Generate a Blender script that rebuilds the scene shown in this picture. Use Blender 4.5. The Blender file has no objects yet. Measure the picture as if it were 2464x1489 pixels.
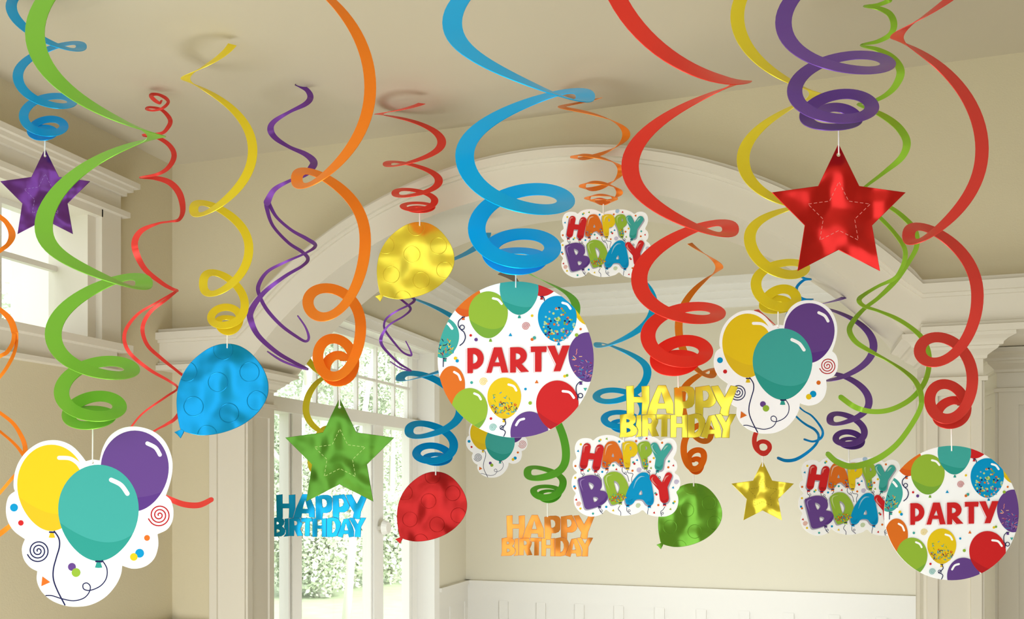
import bpy, bmesh, math, random
from mathutils import Vector, Matrix
from mathutils.geometry import tessellate_polygon

random.seed(7)
SC = bpy.context.scene
COL = SC.collection

# ------------------------------------------------------------------ camera
F, HY, CX, IW = 2120.0, 1165.0, 1232.0, 2464.0
CAMZ, CEIL = 1.8, 1.2                      # eye height, ceiling above the eye
YAW = math.atan(683 / 2120.0)
cY, sY = math.cos(YAW), math.sin(YAW)
FWD, RGT = Vector((-sY, cY, 0)), Vector((cY, sY, 0))
EYE = Vector((0, 0, CAMZ))

def P(px, py, d):
    """the point of the room seen at (px, py) of the photograph at distance d"""
    return EYE + FWD * d + RGT * ((px - CX) / F * d) + Vector((0, 0, (HY - py) / F * d))

cam = bpy.data.cameras.new('camera')
cam.sensor_fit = 'HORIZONTAL'
cam.sensor_width = 36
cam.lens = 36 * F / IW
cam.shift_y = (HY - 744.5) / IW
cam.clip_end = 200
camo = bpy.data.objects.new('camera', cam)
camo.location = EYE
camo.rotation_euler = (math.pi / 2, 0, YAW)
COL.objects.link(camo)
SC.camera = camo

# ------------------------------------------------------------------ materials
def lin(c):
    c = c / 255.0
    return c / 12.92 if c <= 0.04045 else ((c + 0.055) / 1.055) ** 2.4

def rgb(c):
    return (lin(c[0]), lin(c[1]), lin(c[2]), 1)

_mats = {}
def mat(name, col, rough=0.55, metal=0.0, bump=0.0, scale=10.0, spec=0.4, detail=2.0, tint=0.0, coat=0.0, dist=0.02):
    if name in _mats:
        return _mats[name]
    m = bpy.data.materials.new(name)
    m.use_nodes = True
    nt = m.node_tree
    b = nt.nodes['Principled BSDF']
    b.inputs['Base Color'].default_value = rgb(col)
    b.inputs['Roughness'].default_value = rough
    b.inputs['Metallic'].default_value = metal
    b.inputs['Specular IOR Level'].default_value = spec
    b.inputs['Coat Weight'].default_value = coat
    if bump or tint:
        tc = nt.nodes.new('ShaderNodeTexCoord')
        nz = nt.nodes.new('ShaderNodeTexNoise')
        nz.inputs['Scale'].default_value = scale
        nz.inputs['Detail'].default_value = detail
        nt.links.new(tc.outputs['Object'], nz.inputs['Vector'])
        if bump:
            bp = nt.nodes.new('ShaderNodeBump')
            bp.inputs['Strength'].default_value = bump
            bp.inputs['Distance'].default_value = dist
            nt.links.new(nz.outputs['Fac'], bp.inputs['Height'])
            nt.links.new(bp.outputs['Normal'], b.inputs['Normal'])
        if tint:
            mx = nt.nodes.new('ShaderNodeMixRGB')
            mx.blend_type = 'MIX'
            r = rgb(col)
            mx.inputs[1].default_value = tuple(v * (1 - tint) for v in r[:3]) + (1,)
            mx.inputs[2].default_value = tuple(min(1, v * (1 + tint)) for v in r[:3]) + (1,)
            nt.links.new(nz.outputs['Fac'], mx.inputs[0])
            nt.links.new(mx.outputs[0], b.inputs['Base Color'])
    _mats[name] = m
    return m

def ribbon_mat(name, col):
    return mat('ribbon_' + name, col, 0.3, 0.32, spec=0.06)

def foil_mat(name, col):
    return mat('foil_' + name, col, 0.29, 0.66, bump=0.75, scale=0.0105, detail=0.6, dist=0.05)

C = dict(white=(255, 255, 255), yellow=(251, 214, 30), yellowd=(243, 204, 36), teal=(71, 181, 171), teald=(50, 167, 153),
         purple=(110, 73, 149), purpled=(99, 59, 144), lime=(160, 198, 62), limed=(133, 183, 65), orange=(239, 121, 37),
         oranged=(235, 101, 34), red=(223, 41, 43), redd=(199, 36, 42), blue=(0, 161, 219), blued=(0, 148, 206),
         navy=(30, 33, 86), grey=(190, 186, 200), pink=(244, 150, 140), cream=(252, 200, 160), mint=(170, 222, 205),
         lav=(160, 130, 195), pale=(205, 228, 140), sky=(150, 212, 240), olive=(140, 122, 40), lemon=(254, 238, 150))
def ink(k):
    return mat('print_' + k, C[k] if k == 'white' else tuple(v * 0.92 for v in C[k]), 0.55, spec=0.12)

WALL = mat('wall_paint', (208, 197, 166), 0.85, spec=0.15, bump=0.12, scale=220, dist=0.004)
CEILM = mat('ceiling_paint', (204, 195, 172), 0.9, spec=0.1)
WALLF = mat('far_wall_paint', (214, 206, 183), 0.85, spec=0.15)
WAINS = mat('wainscot_paint', (222, 217, 205), 0.5, spec=0.25)
TRIM = mat('trim_paint', (219, 212, 195), 0.5, spec=0.3)
TRIMW = mat('white_trim_paint', (232, 228, 218), 0.45, spec=0.3)
FLOORM = mat('floor_boards', (205, 192, 170), 0.4, tint=0.2, scale=3)
THREAD = mat('white_thread', (250, 248, 240), 0.6)

# ------------------------------------------------------------------ object helpers
def link(o, parent=None):
    COL.objects.link(o)
    if parent is not None:
        o.parent = parent
    return o

def mesh_obj(name, verts, faces, mats, parent=None, loc=(0, 0, 0), midx=None, smooth=False, fix=False):
    me = bpy.data.meshes.new(name)
    me.from_pydata([tuple(v) for v in verts], [], faces)
    for m in (mats if isinstance(mats, (list, tuple)) else [mats]):
        me.materials.append(m)
    if midx:
        me.polygons.foreach_set('material_index', midx)
    if smooth:
        me.polygons.foreach_set('use_smooth', [True] * len(me.polygons))
    if fix:
        bm = bmesh.new(); bm.from_mesh(me)
        bmesh.ops.recalc_face_normals(bm, faces=bm.faces[:])
        bm.to_mesh(me); bm.free()
    me.update()
    o = bpy.data.objects.new(name, me)
    o.location = loc
    return link(o, parent)

def tag(o, label, cat, group=None):
    o['label'] = label
    o['category'] = cat
    if group:
        o['group'] = group
    return o

def struct(o):
    o['kind'] = 'structure'
    return o

def empty(name, loc, label, cat, group=None):
    o = bpy.data.objects.new(name, None)
    o.empty_display_size = 0.05
    o.location = loc
    link(o)
    return tag(o, label, cat, group)

class MB:
    """collects boxes, prisms and tubes into one mesh"""
    def __init__(self):
        self.v, self.f = [], []
    def add(self, v, f):
        n = len(self.v)
        self.v += [Vector(p) for p in v]
        self.f += [tuple(i + n for i in q) for q in f]
    def box(self, x0, x1, y0, y1, z0, z1):
        v = [(x, y, z) for x in (x0, x1) for y in (y0, y1) for z in (z0, z1)]
        self.add(v, [(0, 1, 3, 2), (4, 6, 7, 5), (0, 4, 5, 1), (2, 3, 7, 6), (0, 2, 6, 4), (1, 5, 7, 3)])
        return self
    def tube(self, pts, r, n=8, r1=None):
        pts = [Vector(p) for p in pts]
        m = len(pts); vs = []
        for i, p in enumerate(pts):
            t = (pts[min(i + 1, m - 1)] - pts[max(i - 1, 0)]).normalized()
            a = t.cross(Vector((0.3, 1, 0.2))).normalized(); b = t.cross(a)
            rr = r if r1 is None else r + (r1 - r) * i / (m - 1)
            for k in range(n):
                g = 2 * math.pi * k / n
                vs.append(p + a * (rr * math.cos(g)) + b * (rr * math.sin(g)))
        fs = [(i * n + k, i * n + (k + 1) % n, (i + 1) * n + (k + 1) % n, (i + 1) * n + k) for i in range(m - 1) for k in range(n)]
        fs += [tuple(range(n))[::-1], tuple((m - 1) * n + k for k in range(n))]
        self.add(vs, fs)
        return self
    def prism(self, outline, holes, fn, t0, t1):
        """flat outline with holes, extruded; fn(u, v, t) gives the point"""
        loops = [outline] + list(holes)
        flat = [q for l in loops for q in l]
        tris = tessellate_polygon([[Vector((q[0], q[1], 0)) for q in l] for l in loops])
        n = len(flat)
        v = [fn(q[0], q[1], t0) for q in flat] + [fn(q[0], q[1], t1) for q in flat]
        f = [tuple(t) for t in tris] + [tuple(i + n for i in reversed(t)) for t in tris]
        k = 0
        for l in loops:
            m = len(l)
            f += [(k + i, k + (i + 1) % m, n + k + (i + 1) % m, n + k + i) for i in range(m)]
            k += m
        self.add(v, f)
        return self
    def sweep(self, path, prof):
        """path: [(point, side direction, up direction)], prof: closed [(a, b)]"""
        n = len(prof)
        vs = [p + s * a + u * b for p, s, u in path for a, b in prof]
        fs = [(i * n + k, i * n + (k + 1) % n, (i + 1) * n + (k + 1) % n, (i + 1) * n + k) for i in range(len(path) - 1) for k in range(n)]
        fs += [tuple(range(n))[::-1], tuple((len(path) - 1) * n + k for k in range(n))]
        self.add(vs, fs)
        return self
    def build(self, name, m, parent=None, loc=(0, 0, 0), smooth=False):
        return mesh_obj(name, self.v, self.f, m, parent, loc, smooth=smooth, fix=True)

# ------------------------------------------------------------------ the room
Z0 = CAMZ
ZC = Z0 + CEIL
XL, XR, YA, YB, YR = -2.235, 3.4, 2.765, 3.0, -1.1      # left wall, right wall, arch wall front / back, open rear side
XF, YF, ZF = -2.97, 7.8, Z0 + 1.76                      # the far room: left wall, end wall, ceiling
AC, AZ, AR, AO = -0.784, Z0 - 0.448, 1.385, 1.504       # centre, inner and outer radius of the arch
ZS = Z0 + 0.42                                          # height where the arch springs
HS = math.sqrt(AR ** 2 - (ZS - AZ) ** 2)
ZT = Z0 + 0.556                                         # top of the frieze
HT = math.sqrt(AO ** 2 - (ZT - AZ) ** 2)

struct(MB().box(XF - 0.3, XR + 0.2, YR, YF + 0.2, -0.2, 0).build('floor', FLOORM))
struct(MB().box(XL - 0.3, XR + 0.2, YR, YB, ZC, ZC + 0.2).build('ceiling', CEILM))
struct(MB().box(XF - 0.3, XR + 0.2, YB, YF + 0.2, ZF, ZF + 0.2).build('ceiling_far', CEILM))

xz = lambda u, v, t: (u, t, v)
def arc(r, x0, x1, n=48):
    a0 = math.acos(max(-1, min(1, (x0 - AC) / r))); a1 = math.acos(max(-1, min(1, (x1 - AC) / r)))
    return [(AC + r * math.cos(a0 + (a1 - a0) * i / n), AZ + r * math.sin(a0 + (a1 - a0) * i / n)) for i in range(n + 1)]
out = [(XL - 0.1, 0), (-2.04, 0), (-2.04, ZS + .01)] + arc(AR + .012, AC - HS, AC + HS) + [(1.75, ZS + .01), (1.75, 0), (XR, 0), (XR, ZF + 0.1), (XL - 0.9, ZF + 0.1), (XL - 0.9, ZC + 0.05), (XL - 0.1, ZC + 0.05)]
struct(MB().prism(out, [], xz, YA, YB).build('wall_arch', WALL))

# left wall with the small high window
W0, W1, WB, WT = -0.7, 2.385, Z0 + 0.475, Z0 + 0.905
yz = lambda u, v, t: (t, u, v)
struct(MB().prism([(YR, 0), (YB, 0), (YB, ZC), (YR, ZC)], [[(W0, WB), (W1, WB), (W1, WT), (W0, WT)]], yz, XL, XL - 0.16).build('wall_left', WALL))
win = MB()
win.box(XL - 0.155, XL - 0.12, W0 - 0.05, W0 + 0.04, WB - 0.03, WT + 0.03)
for y in (W1 - 0.03,):
    win.box(XL - 0.155, XL - 0.115, y, y + 0.06, WB - 0.02, WT + 0.02)
win.box(XL - 0.155, XL - 0.115, W0, W1, WB - 0.02, WB + 0.028)
win.box(XL - 0.155, XL - 0.115, W0, W1, WT - 0.03, WT + 0.02)
for y in (2.115, 1.6, 1.08, 0.56, 0.05):
    win.box(XL - 0.148, XL - 0.122, y - 0.012, y + 0.012, WB, WT)
win.box(XL - 0.1465, XL - 0.1235, W0, W1, Z0 + 0.713, Z0 + 0.731)
w1 = struct(win.build('window_1', TRIMW))
cas = MB()
cas.box(XL - 0.16, XL + 0.03, W1 - 0.005, 2.467, WB, WT + 0.02)                   # right casing and reveal
cas.box(XL - 0.16, XL + 0.004, W1 - 0.04, W1 - 0.004, WB, WT)
cas.box(XL - 0.16, XL + 0.03, W0 - 0.09, W0 + 0.01, WB, WT + 0.02)
cas.box(XL - 0.16, XL + 0.03, W0, W1, WT - 0.012, WT + 0.02)
cas.box(XL, XL + 0.05, W0 - 0.12, 2.49, Z0 + 0.918, Z0 + 0.936)                  # bead
cas.box(XL, XL + 0.03, W0 - 0.09, 2.467, Z0 + 0.93, Z0 + 1.0)                    # head board
for a, z0, z1, e in ((0.045, 0.99, 1.006, 0.012), (0.06, 1.006, 1.02, 0.026), (0.075, 1.02, 1.038, 0.042)):
    cas.box(XL, XL + a, W0 - 0.09 - e, 2.467 + e, Z0 + z0, Z0 + z1)
cas.build('window_frame', TRIM, w1)
sl = MB()
sl.box(XL - 0.12, XL + 0.065, W0 - 0.12, 2.487, Z0 + 0.452, Z0 + 0.476)
sl.box(XL, XL + 0.025, W0 - 0.09, 2.455, Z0 + 0.385, Z0 + 0.452)
sl.box(XL, XL + 0.04, W0 - 0.1, 2.462, Z0 + 0.375, Z0 + 0.39)
sl.build('window_sill', TRIM, w1)

def glass_mat():
    m = bpy.data.materials.new('window_glass'); m.use_nodes = True
    nt = m.node_tree; nt.nodes.clear()
    o = nt.nodes.new('ShaderNodeOutputMaterial'); mx = nt.nodes.new('ShaderNodeMixShader')
    tr = nt.nodes.new('ShaderNodeBsdfTransparent'); gl = nt.nodes.new('ShaderNodeBsdfGlossy')
    gl.inputs['Roughness'].default_value = 0.02
    mx.inputs[0].default_value = 0.06
    nt.links.new(tr.outputs[0], mx.inputs[1]); nt.links.new(gl.outputs[0], mx.inputs[2]); nt.links.new(mx.outputs[0], o.inputs[0])
    return m
GLASS = glass_mat()
MB().box(XL - 0.138, XL - 0.134, W0, W1, WB, WT).build('window_pane', GLASS, w1)

# archivolt, soffit and frieze: one run of moulding round the opening
tr = MB()
YT = YA - 0.07
ring = arc(AO, AC - HT, AC + HT, 56)
inn = arc(AR, AC - HS, AC + HS, 56)
face = [(XL, ZS), (AC - HS, ZS)] + inn[1:-1] + [(AC + HS, ZS), (XR, ZS), (XR, ZT)] + ring[::-1] + [(XL, ZT)]
tr.prism(face, [], xz, YT, YB + 0.03)
lip = [(XL, ZT)] + ring + [(XR, ZT)]
def offs(path, k):
    o = []
    for i in range(len(path)):
        a = Vector(path[max(i - 1, 0)]); b = Vector(path[min(i + 1, len(path) - 1)])
        t = (b - a).normalized(); o.append((path[i], (-t.y, t.x)))
    return [(p[0] + n[0] * k, p[1] + n[1] * k) for p, n in o]
for k0, k1, y in ((0.0, -0.026, 0.022), (-0.026, -0.036, 0.01), (0.014, 0.0, 0.006)):
    a, b = offs(lip, k0), offs(lip, k1)
    tr.prism(a + b[::-1], [], xz, YT - y, YT + 0.001 if k0 <= 0 else YA)
for z0, z1, y in ((0.418, 0.436, 0.02), (0.436, 0.446, 0.01)):
    tr.box(XL, AC - HS - 0.035, YT - y, YT + 0.001, Z0 + z0, Z0 + z1)
    tr.box(AC + HS + 0.035, XR, YT - y, YT + 0.001, Z0 + z0, Z0 + z1)
struct(tr.build('trim_1', TRIM))

def pillar(name, x0, x1, y0, y1, cap, capz):
    m = MB()
    m.box(x0, x1, y0, y1, 0, capz - 0.1)
    v, f = [], []
    for z, e in cap:
        v += [(x0 - e, y0 - e, capz + z), (x1 + e, y0 - e, capz + z), (x1 + e, y1 + e, capz + z), (x0 - e, y1 + e, capz + z)]
    for i in range(len(cap) - 1):
        f += [(4 * i + k, 4 * i + (k + 1) % 4, 4 * i + 4 + (k + 1) % 4, 4 * i + 4 + k) for k in range(4)]
    m.add(v, f + [(3, 2, 1, 0), tuple(4 * len(cap) - 4 + k for k in range(4))])
    m.box(x0 - 0.03, x1 + 0.03, y0 - 0.03, y1 + 0.03, 0, 0.16)
    # raised frame round a sunk panel on the front and on both sides
    w, d = x1 - x0, y1 - y0
    g = min(w, d) * 0.2
    for s in (0, 1):
        m.box(x0 + s * (w - g), x0 + s * (w - g) + g, y0 - 0.008, y0, 0.16, capz - 0.12)
        for xs in ((x0 - 0.008, x0), (x1, x1 + 0.008)):
            m.box(xs[0], xs[1], y0 + s * (d - g), y0 + s * (d - g) + g, 0.16, capz - 0.12)
    for xs in ((x0 - 0.008, x0), (x1, x1 + 0.008)):
        m.box(xs[0], xs[1], y0 + g, y1 - g, capz - 0.17, capz - 0.12)
    m.box(x0 + g, x1 - g, y0 - 0.008, y0, capz - 0.17, capz - 0.12)
    return struct(m.build(name, TRIM))
CAP = [(-0.13, 0.0), (-0.13, 0.014), (-0.118, 0.014), (-0.115, 0.004), (-0.07, 0.004), (-0.068, 0.012), (-0.06, 0.013), (-0.054, 0.02), (-0.044, 0.034), (-0.036, 0.038), (-0.035, 0.046), (-0.028, 0.047), (-0.02, 0.056), (-0.014, 0.068), (-0.012, 0.072), (0.0, 0.072)]
pillar('trim_2', -2.055, -1.905, 2.755, 2.925, CAP, ZS)
pillar('trim_3', 0.355, 0.495, 2.755, 2.925, CAP, ZS)
pillar('trim_4', 0.60, 0.98, 3.08, 3.36, CAP, ZS - 0.004)

struct(MB().box(1.3, XR, YR - 0.15, YR, 0, ZC).build('rear_light_block', WALL))  # unseen wall piece, added to hold back light from the rear right
# far room
struct(MB().box(XF - 0.2, XR + 0.2, YF, YF + 0.2, 0, ZF).build('wall_far', WALLF))
G0, G1, GT = 4.2, 6.975, Z0 + 1.13
struct(MB().prism([(YB, 0), (YF, 0), (YF, ZF), (YB, ZF)], [[(G0, 0.1), (G1, 0.1), (G1, GT), (G0, GT)]], yz, XF, XF - 0.25).build('wall_far_left', WALLF))
struct(MB().box(XF - 0.25, XL - 0.1, YB - 0.05, YB + 0.0, 0, ZF).build('wall_return', TRIMW))
struct(MB().box(XR, XR + 0.2, YR, YF, 0, ZF).build('wall_right', WALL))
w2 = MB()
xs0, xs1 = XF - 0.2, XF - 0.13
def bar(y0, y1, z0, z1, d=0.0):
    w2.box(xs0 - d, xs1 + d, y0, y1, z0, z1)
zt0, zt1 = Z0 + 0.455, Z0 + 0.545
bar(G0 + .01, G1 - .012, zt0, zt1, 0.045)
bar(G0 + .01, G1 - .012, GT - 0.06, GT - .014, 0.02); bar(G0 + .01, G1 - .012, 0.12, 0.3, 0.02)
bar(6.86, G1 - .012, 0.12, GT - .02, 0.0)
for y0, y1 in ((4.97, 5.08), (6.12, 6.28)):
    bar(y0, y1, 0.12, zt0, 0.015)
for y0, y1 in ((4.945, 4.965), (5.085, 5.1), (6.095, 6.115), (6.285, 6.3), (6.8, 6.85)):
    bar(y0, y1, 0.12, zt0)
for y in (5.33, 5.62, 5.92, 6.24, 6.56, 6.82):
    w2.box(xs0 + 0.02, xs1 - 0.02, y - 0.011, y + 0.011, zt1, GT - 0.05)
w2.box(xs0 + 0.024, xs1 - 0.024, G0 + .012, G1 - .014, Z0 + 0.8, Z0 + 0.82)
win2 = struct(w2.build('window_2', TRIMW))
c2 = MB()
c2.box(XF - 0.26, XF + 0.03, G1 - .01, G1 + 0.1, 0, GT + 0.1)
c2.box(XF - 0.26, XF + 0.02, G0 - .01, G1 - .009, GT - 0.012, GT + .01)
c2.box(XF - .01, XF + 0.031, G0 - 0.1, G1 + 0.1, GT - .005, GT + 0.06)
c2.box(XF - .01, XF + 0.05, G0 - 0.12, G1 + 0.12, GT + 0.06, GT + 0.085)
c2.build('window_frame', TRIMW, win2)
MB().box(XF - 0.168, XF - 0.164, G0 + .02, G1 - .1, 0.15, GT - .03).build('window_pane', GLASS, win2)
hd = MB()
for k in range(10):
    g = 2 * math.pi * k / 10
    hd.tube([(XF - 0.12, 6.2, Z0 - 0.335), (XF - 0.07, 6.2, Z0 - 0.335)], 0.022, 12) if k == 0 else None
hd.tube([(XF - 0.07, 6.2, Z0 - 0.335), (XF - 0.05, 6.2, Z0 - 0.335), (XF - 0.03, 6.2, Z0 - 0.335)], 0.06, 16, 0.045)
hd.build('window_handle', TRIMW, win2, smooth=False)

cr = MB()                                                     # crown moulding of the far room
for h, e in ((0.06, 0.17), (0.11, 0.12), (0.17, 0.07), (0.24, 0.035)):
    cr.box(XF, XR, YF - e, YF, ZF - h, ZF)
    cr.box(XF, XF + e, YB + 0.05, YF, ZF - h, ZF)
struct(cr.build('trim_5', TRIMW))
cr = MB()                                                     # wainscot: rail, frieze board, battens
ZR = Z0 - 0.9
cr.box(XF, XR, YF - 0.05, YF, ZR - 0.035, ZR)
cr.box(XF, XR, YF - 0.03, YF, ZR - 0.19, ZR - 0.03)
cr.box(XF, XR, YF - 0.012, YF, 0, ZR - 0.18)
for k in range(-2, 16):
    x = -1.821 + 0.361 * k
    if XF + 0.05 < x < XR:
        cr.box(x - 0.085, x, YF - 0.034, YF, 0, ZR - 0.18)
cr.box(XF, XF + 0.05, G1 + 0.1, YF, ZR - 0.035, ZR)
cr.box(XF, XF + 0.03, G1 + 0.1, YF, ZR - 0.19, ZR - 0.03)
cr.box(XF, XF + 0.012, G1 + 0.1, YF, 0, ZR - 0.18)
for y in (7.35, 7.72):
    cr.box(XF, XF + 0.022, y, y + 0.07, 0, ZR - 0.18)
struct(cr.build('trim_6', WAINS))
cr = MB()                                                     # chair rail of the front room
cr.box(XL, -2.06, YA - 0.03, YA, Z0 - 0.58, Z0 - 0.515)
cr.box(XL, XL + 0.03, YR, YA, Z0 - 0.58, Z0 - 0.515)
struct(cr.build('trim_7', TRIM))

# ------------------------------------------------------------------ outside
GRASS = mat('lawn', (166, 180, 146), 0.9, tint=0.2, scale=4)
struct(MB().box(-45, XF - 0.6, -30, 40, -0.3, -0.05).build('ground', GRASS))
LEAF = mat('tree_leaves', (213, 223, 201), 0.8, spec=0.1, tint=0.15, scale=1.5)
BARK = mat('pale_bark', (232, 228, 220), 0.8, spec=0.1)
def leaves(n, c, r, s):
    v, f = [], []
    for _ in range(n):
        while True:
            q = Vector((random.uniform(-1, 1), random.uniform(-1, 1), random.uniform(-1, 1)))
            if q.length < 1:
                break
        q = q * (0.45 + 0.55 * random.random())
        p = Vector((q.x * r[0], q.y * r[1], q.z * r[2])) + Vector(c)
        a = Vector((random.gauss(0, 1), random.gauss(0, 1), random.gauss(0, 1))).normalized()
        b = a.orthogonal().normalized()
        k = s * random.uniform(0.6, 1.4)
        m = len(v)
        v += [p - a * k, p + b * k * 0.6, p + a * k, p - b * k * 0.6]
        f.append((m, m + 1, m + 2, m + 3))
    return v, f
def tree(x, y, h, lean, tr_, cz, cr_, n, label, grp='trees outside the big window'):
    t = empty('birch_tree', (x, y, -0.05), label, 'tree', grp)
    tk = MB()
    top = Vector((lean[0], lean[1], h))
    mid = top * 0.5 + Vector((random.uniform(-.15, .15), random.uniform(-.15, .15), 0))
    tk.tube([Vector((0, 0, 0)), mid * 0.5, mid, (mid + top) * 0.5, top], tr_, 10, tr_ * 0.35)
    for k in range(7):
        b0 = mid.lerp(top, random.uniform(-0.3, 0.9))
        g = random.uniform(0, 6.28)
        tk.tube([b0, b0 + Vector((math.cos(g) * 0.6, math.sin(g) * 0.6, 0.5)), b0 + Vector((math.cos(g) * 1.3, math.sin(g) * 1.3, 0.8))], tr_ * 0.3, 6, 0.008)
    tk.build('trunk', BARK, t, smooth=True)
    v, f = leaves(int(n * 3.6), (lean[0] * .8, lean[1] * .8, cz), cr_, 0.038)
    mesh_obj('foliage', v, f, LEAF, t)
    return t
def wp(px_, X):                                               # the Y where the ray through column px meets x = X
    r = (px_ - CX) / F
    return X * (cY + r * sY) / (r * cY - sY)
for i, (pxx, X, h, lean, tr_, cz, cr_, n, lab) in enumerate((
    (688, -6.2, 5.2, (0.1, 0.9), 0.09, 4.9, (1.2, 1.2, 1.2), 2600, 'leaning pale birch seen through the leftmost lower pane of the big window'),
    (772, -12.5, 7.6, (0.0, 0.2), 0.14, 5.4, (1.5, 1.5, 2.4), 4600, 'straight pale birch behind the middle panes, left of the other straight one'),
    (792, -8.4, 7.0, (0.0, -0.1), 0.075, 4.6, (1.2, 1.2, 2.0), 3600, 'thinner straight pale birch behind the middle panes of the big window'),
    (832, -5.6, 5.0, (0.1, 1.0), 0.06, 5.0, (1.0, 1.0, 1.1), 2000, 'slanting white birch leaning right behind the middle panes of the big window'),
    (860, -15.5, 8.0, (0.2, 0.5), 0.14, 5.6, (1.7, 1.7, 2.6), 5000, 'slim pale birch behind the door handle side of the big window'),
    (940, -9.6, 7.0, (0.0, -0.4), 0.09, 4.8, (1.4, 1.4, 2.4), 4600, 'pale birch behind the right-hand panes of the big window'),
)):
    tree(X, wp(pxx, X), h, lean, tr_, cz, cr_, n, lab)
def bush(x, y, z, r, n, label, s=0.042, grp='shrubs outside the windows'):
    b = empty('leafy_shrub', (x, y, -0.05), label, 'shrub', grp)
    tk = MB()
    for k in range(5):
        g = k * 1.3
        tk.tube([(0, 0, 0), (math.cos(g) * r[0] * .3, math.sin(g) * r[1] * .3, z * .6), (math.cos(g) * r[0] * .5, math.sin(g) * r[1] * .5, z * 1.1)], 0.04, 6, 0.01)
    tk.build('stems', BARK, b)
    v, f = leaves(int(n * 3.6), (0, 0, z), r, s)
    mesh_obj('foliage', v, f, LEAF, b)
for pxx, X, z, r, n, lab in ((705, -10.6, 2.3, (1.3, 1.5, 2.4), 6500, 'broad pale shrub low behind the left panes of the big window'),
                            (815, -10.9, 2.4, (1.4, 1.7, 2.5), 7500, 'broad pale shrub low behind the middle panes of the big window'),
                            (965, -13.2, 2.5, (1.6, 2.4, 2.7), 6500, 'broad pale shrub low behind the right panes of the big window')):
    bush(X, wp(pxx, X), z, r, n, lab)
for pxx, X, z, r, n, lab in ((712, -8.0, 0.9, (0.6, 0.75, 1.0), 2600, 'low pale shrub near the ground behind the leftmost lower pane'),
                            (775, -7.4, 0.8, (0.6, 0.7, 0.9), 2600, 'low pale shrub near the ground behind the middle pane, left one'),
                            (845, -7.6, 0.85, (0.6, 0.8, 0.95), 2600, 'low pale shrub near the ground behind the middle pane, right one'),
                            (948, -7.2, 0.9, (0.6, 0.9, 1.0), 2600, 'low pale shrub near the ground behind the rightmost lower pane')):
    bush(X, wp(pxx, X), z, r, n, lab)
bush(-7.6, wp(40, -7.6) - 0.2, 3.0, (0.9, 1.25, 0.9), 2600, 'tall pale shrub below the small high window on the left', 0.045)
# ------------------------------------------------------------------ flat printed cards and foil cutouts
def smooth(pts, n=6, closed=True):
    """Catmull-Rom through the points"""
    m = len(pts); o = []
    rng = range(m if closed else m - 1)
    for i in rng:
        g = lambda k: pts[k % m] if closed else pts[max(0, min(m - 1, k))]
        a, b, c, d = g(i - 1), g(i), g(i + 1), g(i + 2)
        for j in range(n):
            t = j / n; t2 = t * t; t3 = t2 * t
            o.append(tuple(0.5 * (2 * b[k] + (c[k] - a[k]) * t + (2 * a[k] - 5 * b[k] + 4 * c[k] - d[k]) * t2 + (3 * b[k] - a[k] - 3 * c[k] + d[k]) * t3) for k in range(len(b))))
    if not closed:
        o.append(tuple(pts[-1]))
    return o
def ell(cx, cy, rx, ry=None, n=20):
    ry = rx if ry is None else ry
    return [(cx + rx * math.cos(2 * math.pi * i / n), cy + ry * math.sin(2 * math.pi * i / n)) for i in range(n)]
def area2(p):
    return sum(p[i][0] * p[(i + 1) % len(p)][1] - p[(i + 1) % len(p)][0] * p[i][1] for i in range(len(p)))
def inset(loop, k):
    """move a loop to its left by k (inwards for a counter-clockwise one)"""
    o = []; m = len(loop)
    for i in range(m):
        a, b, c = Vector(loop[i - 1]), Vector(loop[i]), Vector(loop[(i + 1) % m])
        e, f = (b - a), (c - b)
        if e.length < 1e-6 or f.length < 1e-6:
            o.append(tuple(b)); continue
        e.normalize(); f.normalize()
        n1, n2 = Vector((-e.y, e.x)), Vector((-f.y, f.x))
        s = n1 + n2
        if s.length < 0.35:
            s = n1 * 1.0
        else:
            s = s.normalized() / max(0.45, math.cos(n1.angle(n2, 0) / 2))
        o.append(tuple(b + s * k))
    return o
def clip(poly, conv):
    """Sutherland-Hodgman against a convex counter-clockwise loop"""
    out = list(poly)
    for i in range(len(conv)):
        a, b = conv[i], conv[(i + 1) % len(conv)]
        src, out = out, []
        side = lambda p: (b[0] - a[0]) * (p[1] - a[1]) - (b[1] - a[1]) * (p[0] - a[0])
        for j in range(len(src)):
            p, q = src[j], src[(j + 1) % len(src)]
            sp, sq = side(p), side(q)
            if sp >= 0:
                out.append(p)
            if (sp >= 0) != (sq >= 0):
                t = sp / (sp - sq)
                out.append((p[0] + (q[0] - p[0]) * t, p[1] + (q[1] - p[1]) * t))
        if not out:
            return []
    return out
def inside(p, poly):
    r = False
    for i in range(len(poly)):
        a, b = poly[i], poly[i - 1]
        if (a[1] > p[1]) != (b[1] > p[1]) and p[0] < (b[0] - a[0]) * (p[1] - a[1]) / (b[1] - a[1]) + a[0]:
            r = not r
    return r

def grow(l, k):
    return inset(l, -k) if area2(l) > 0 else inset(l, k)

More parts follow.
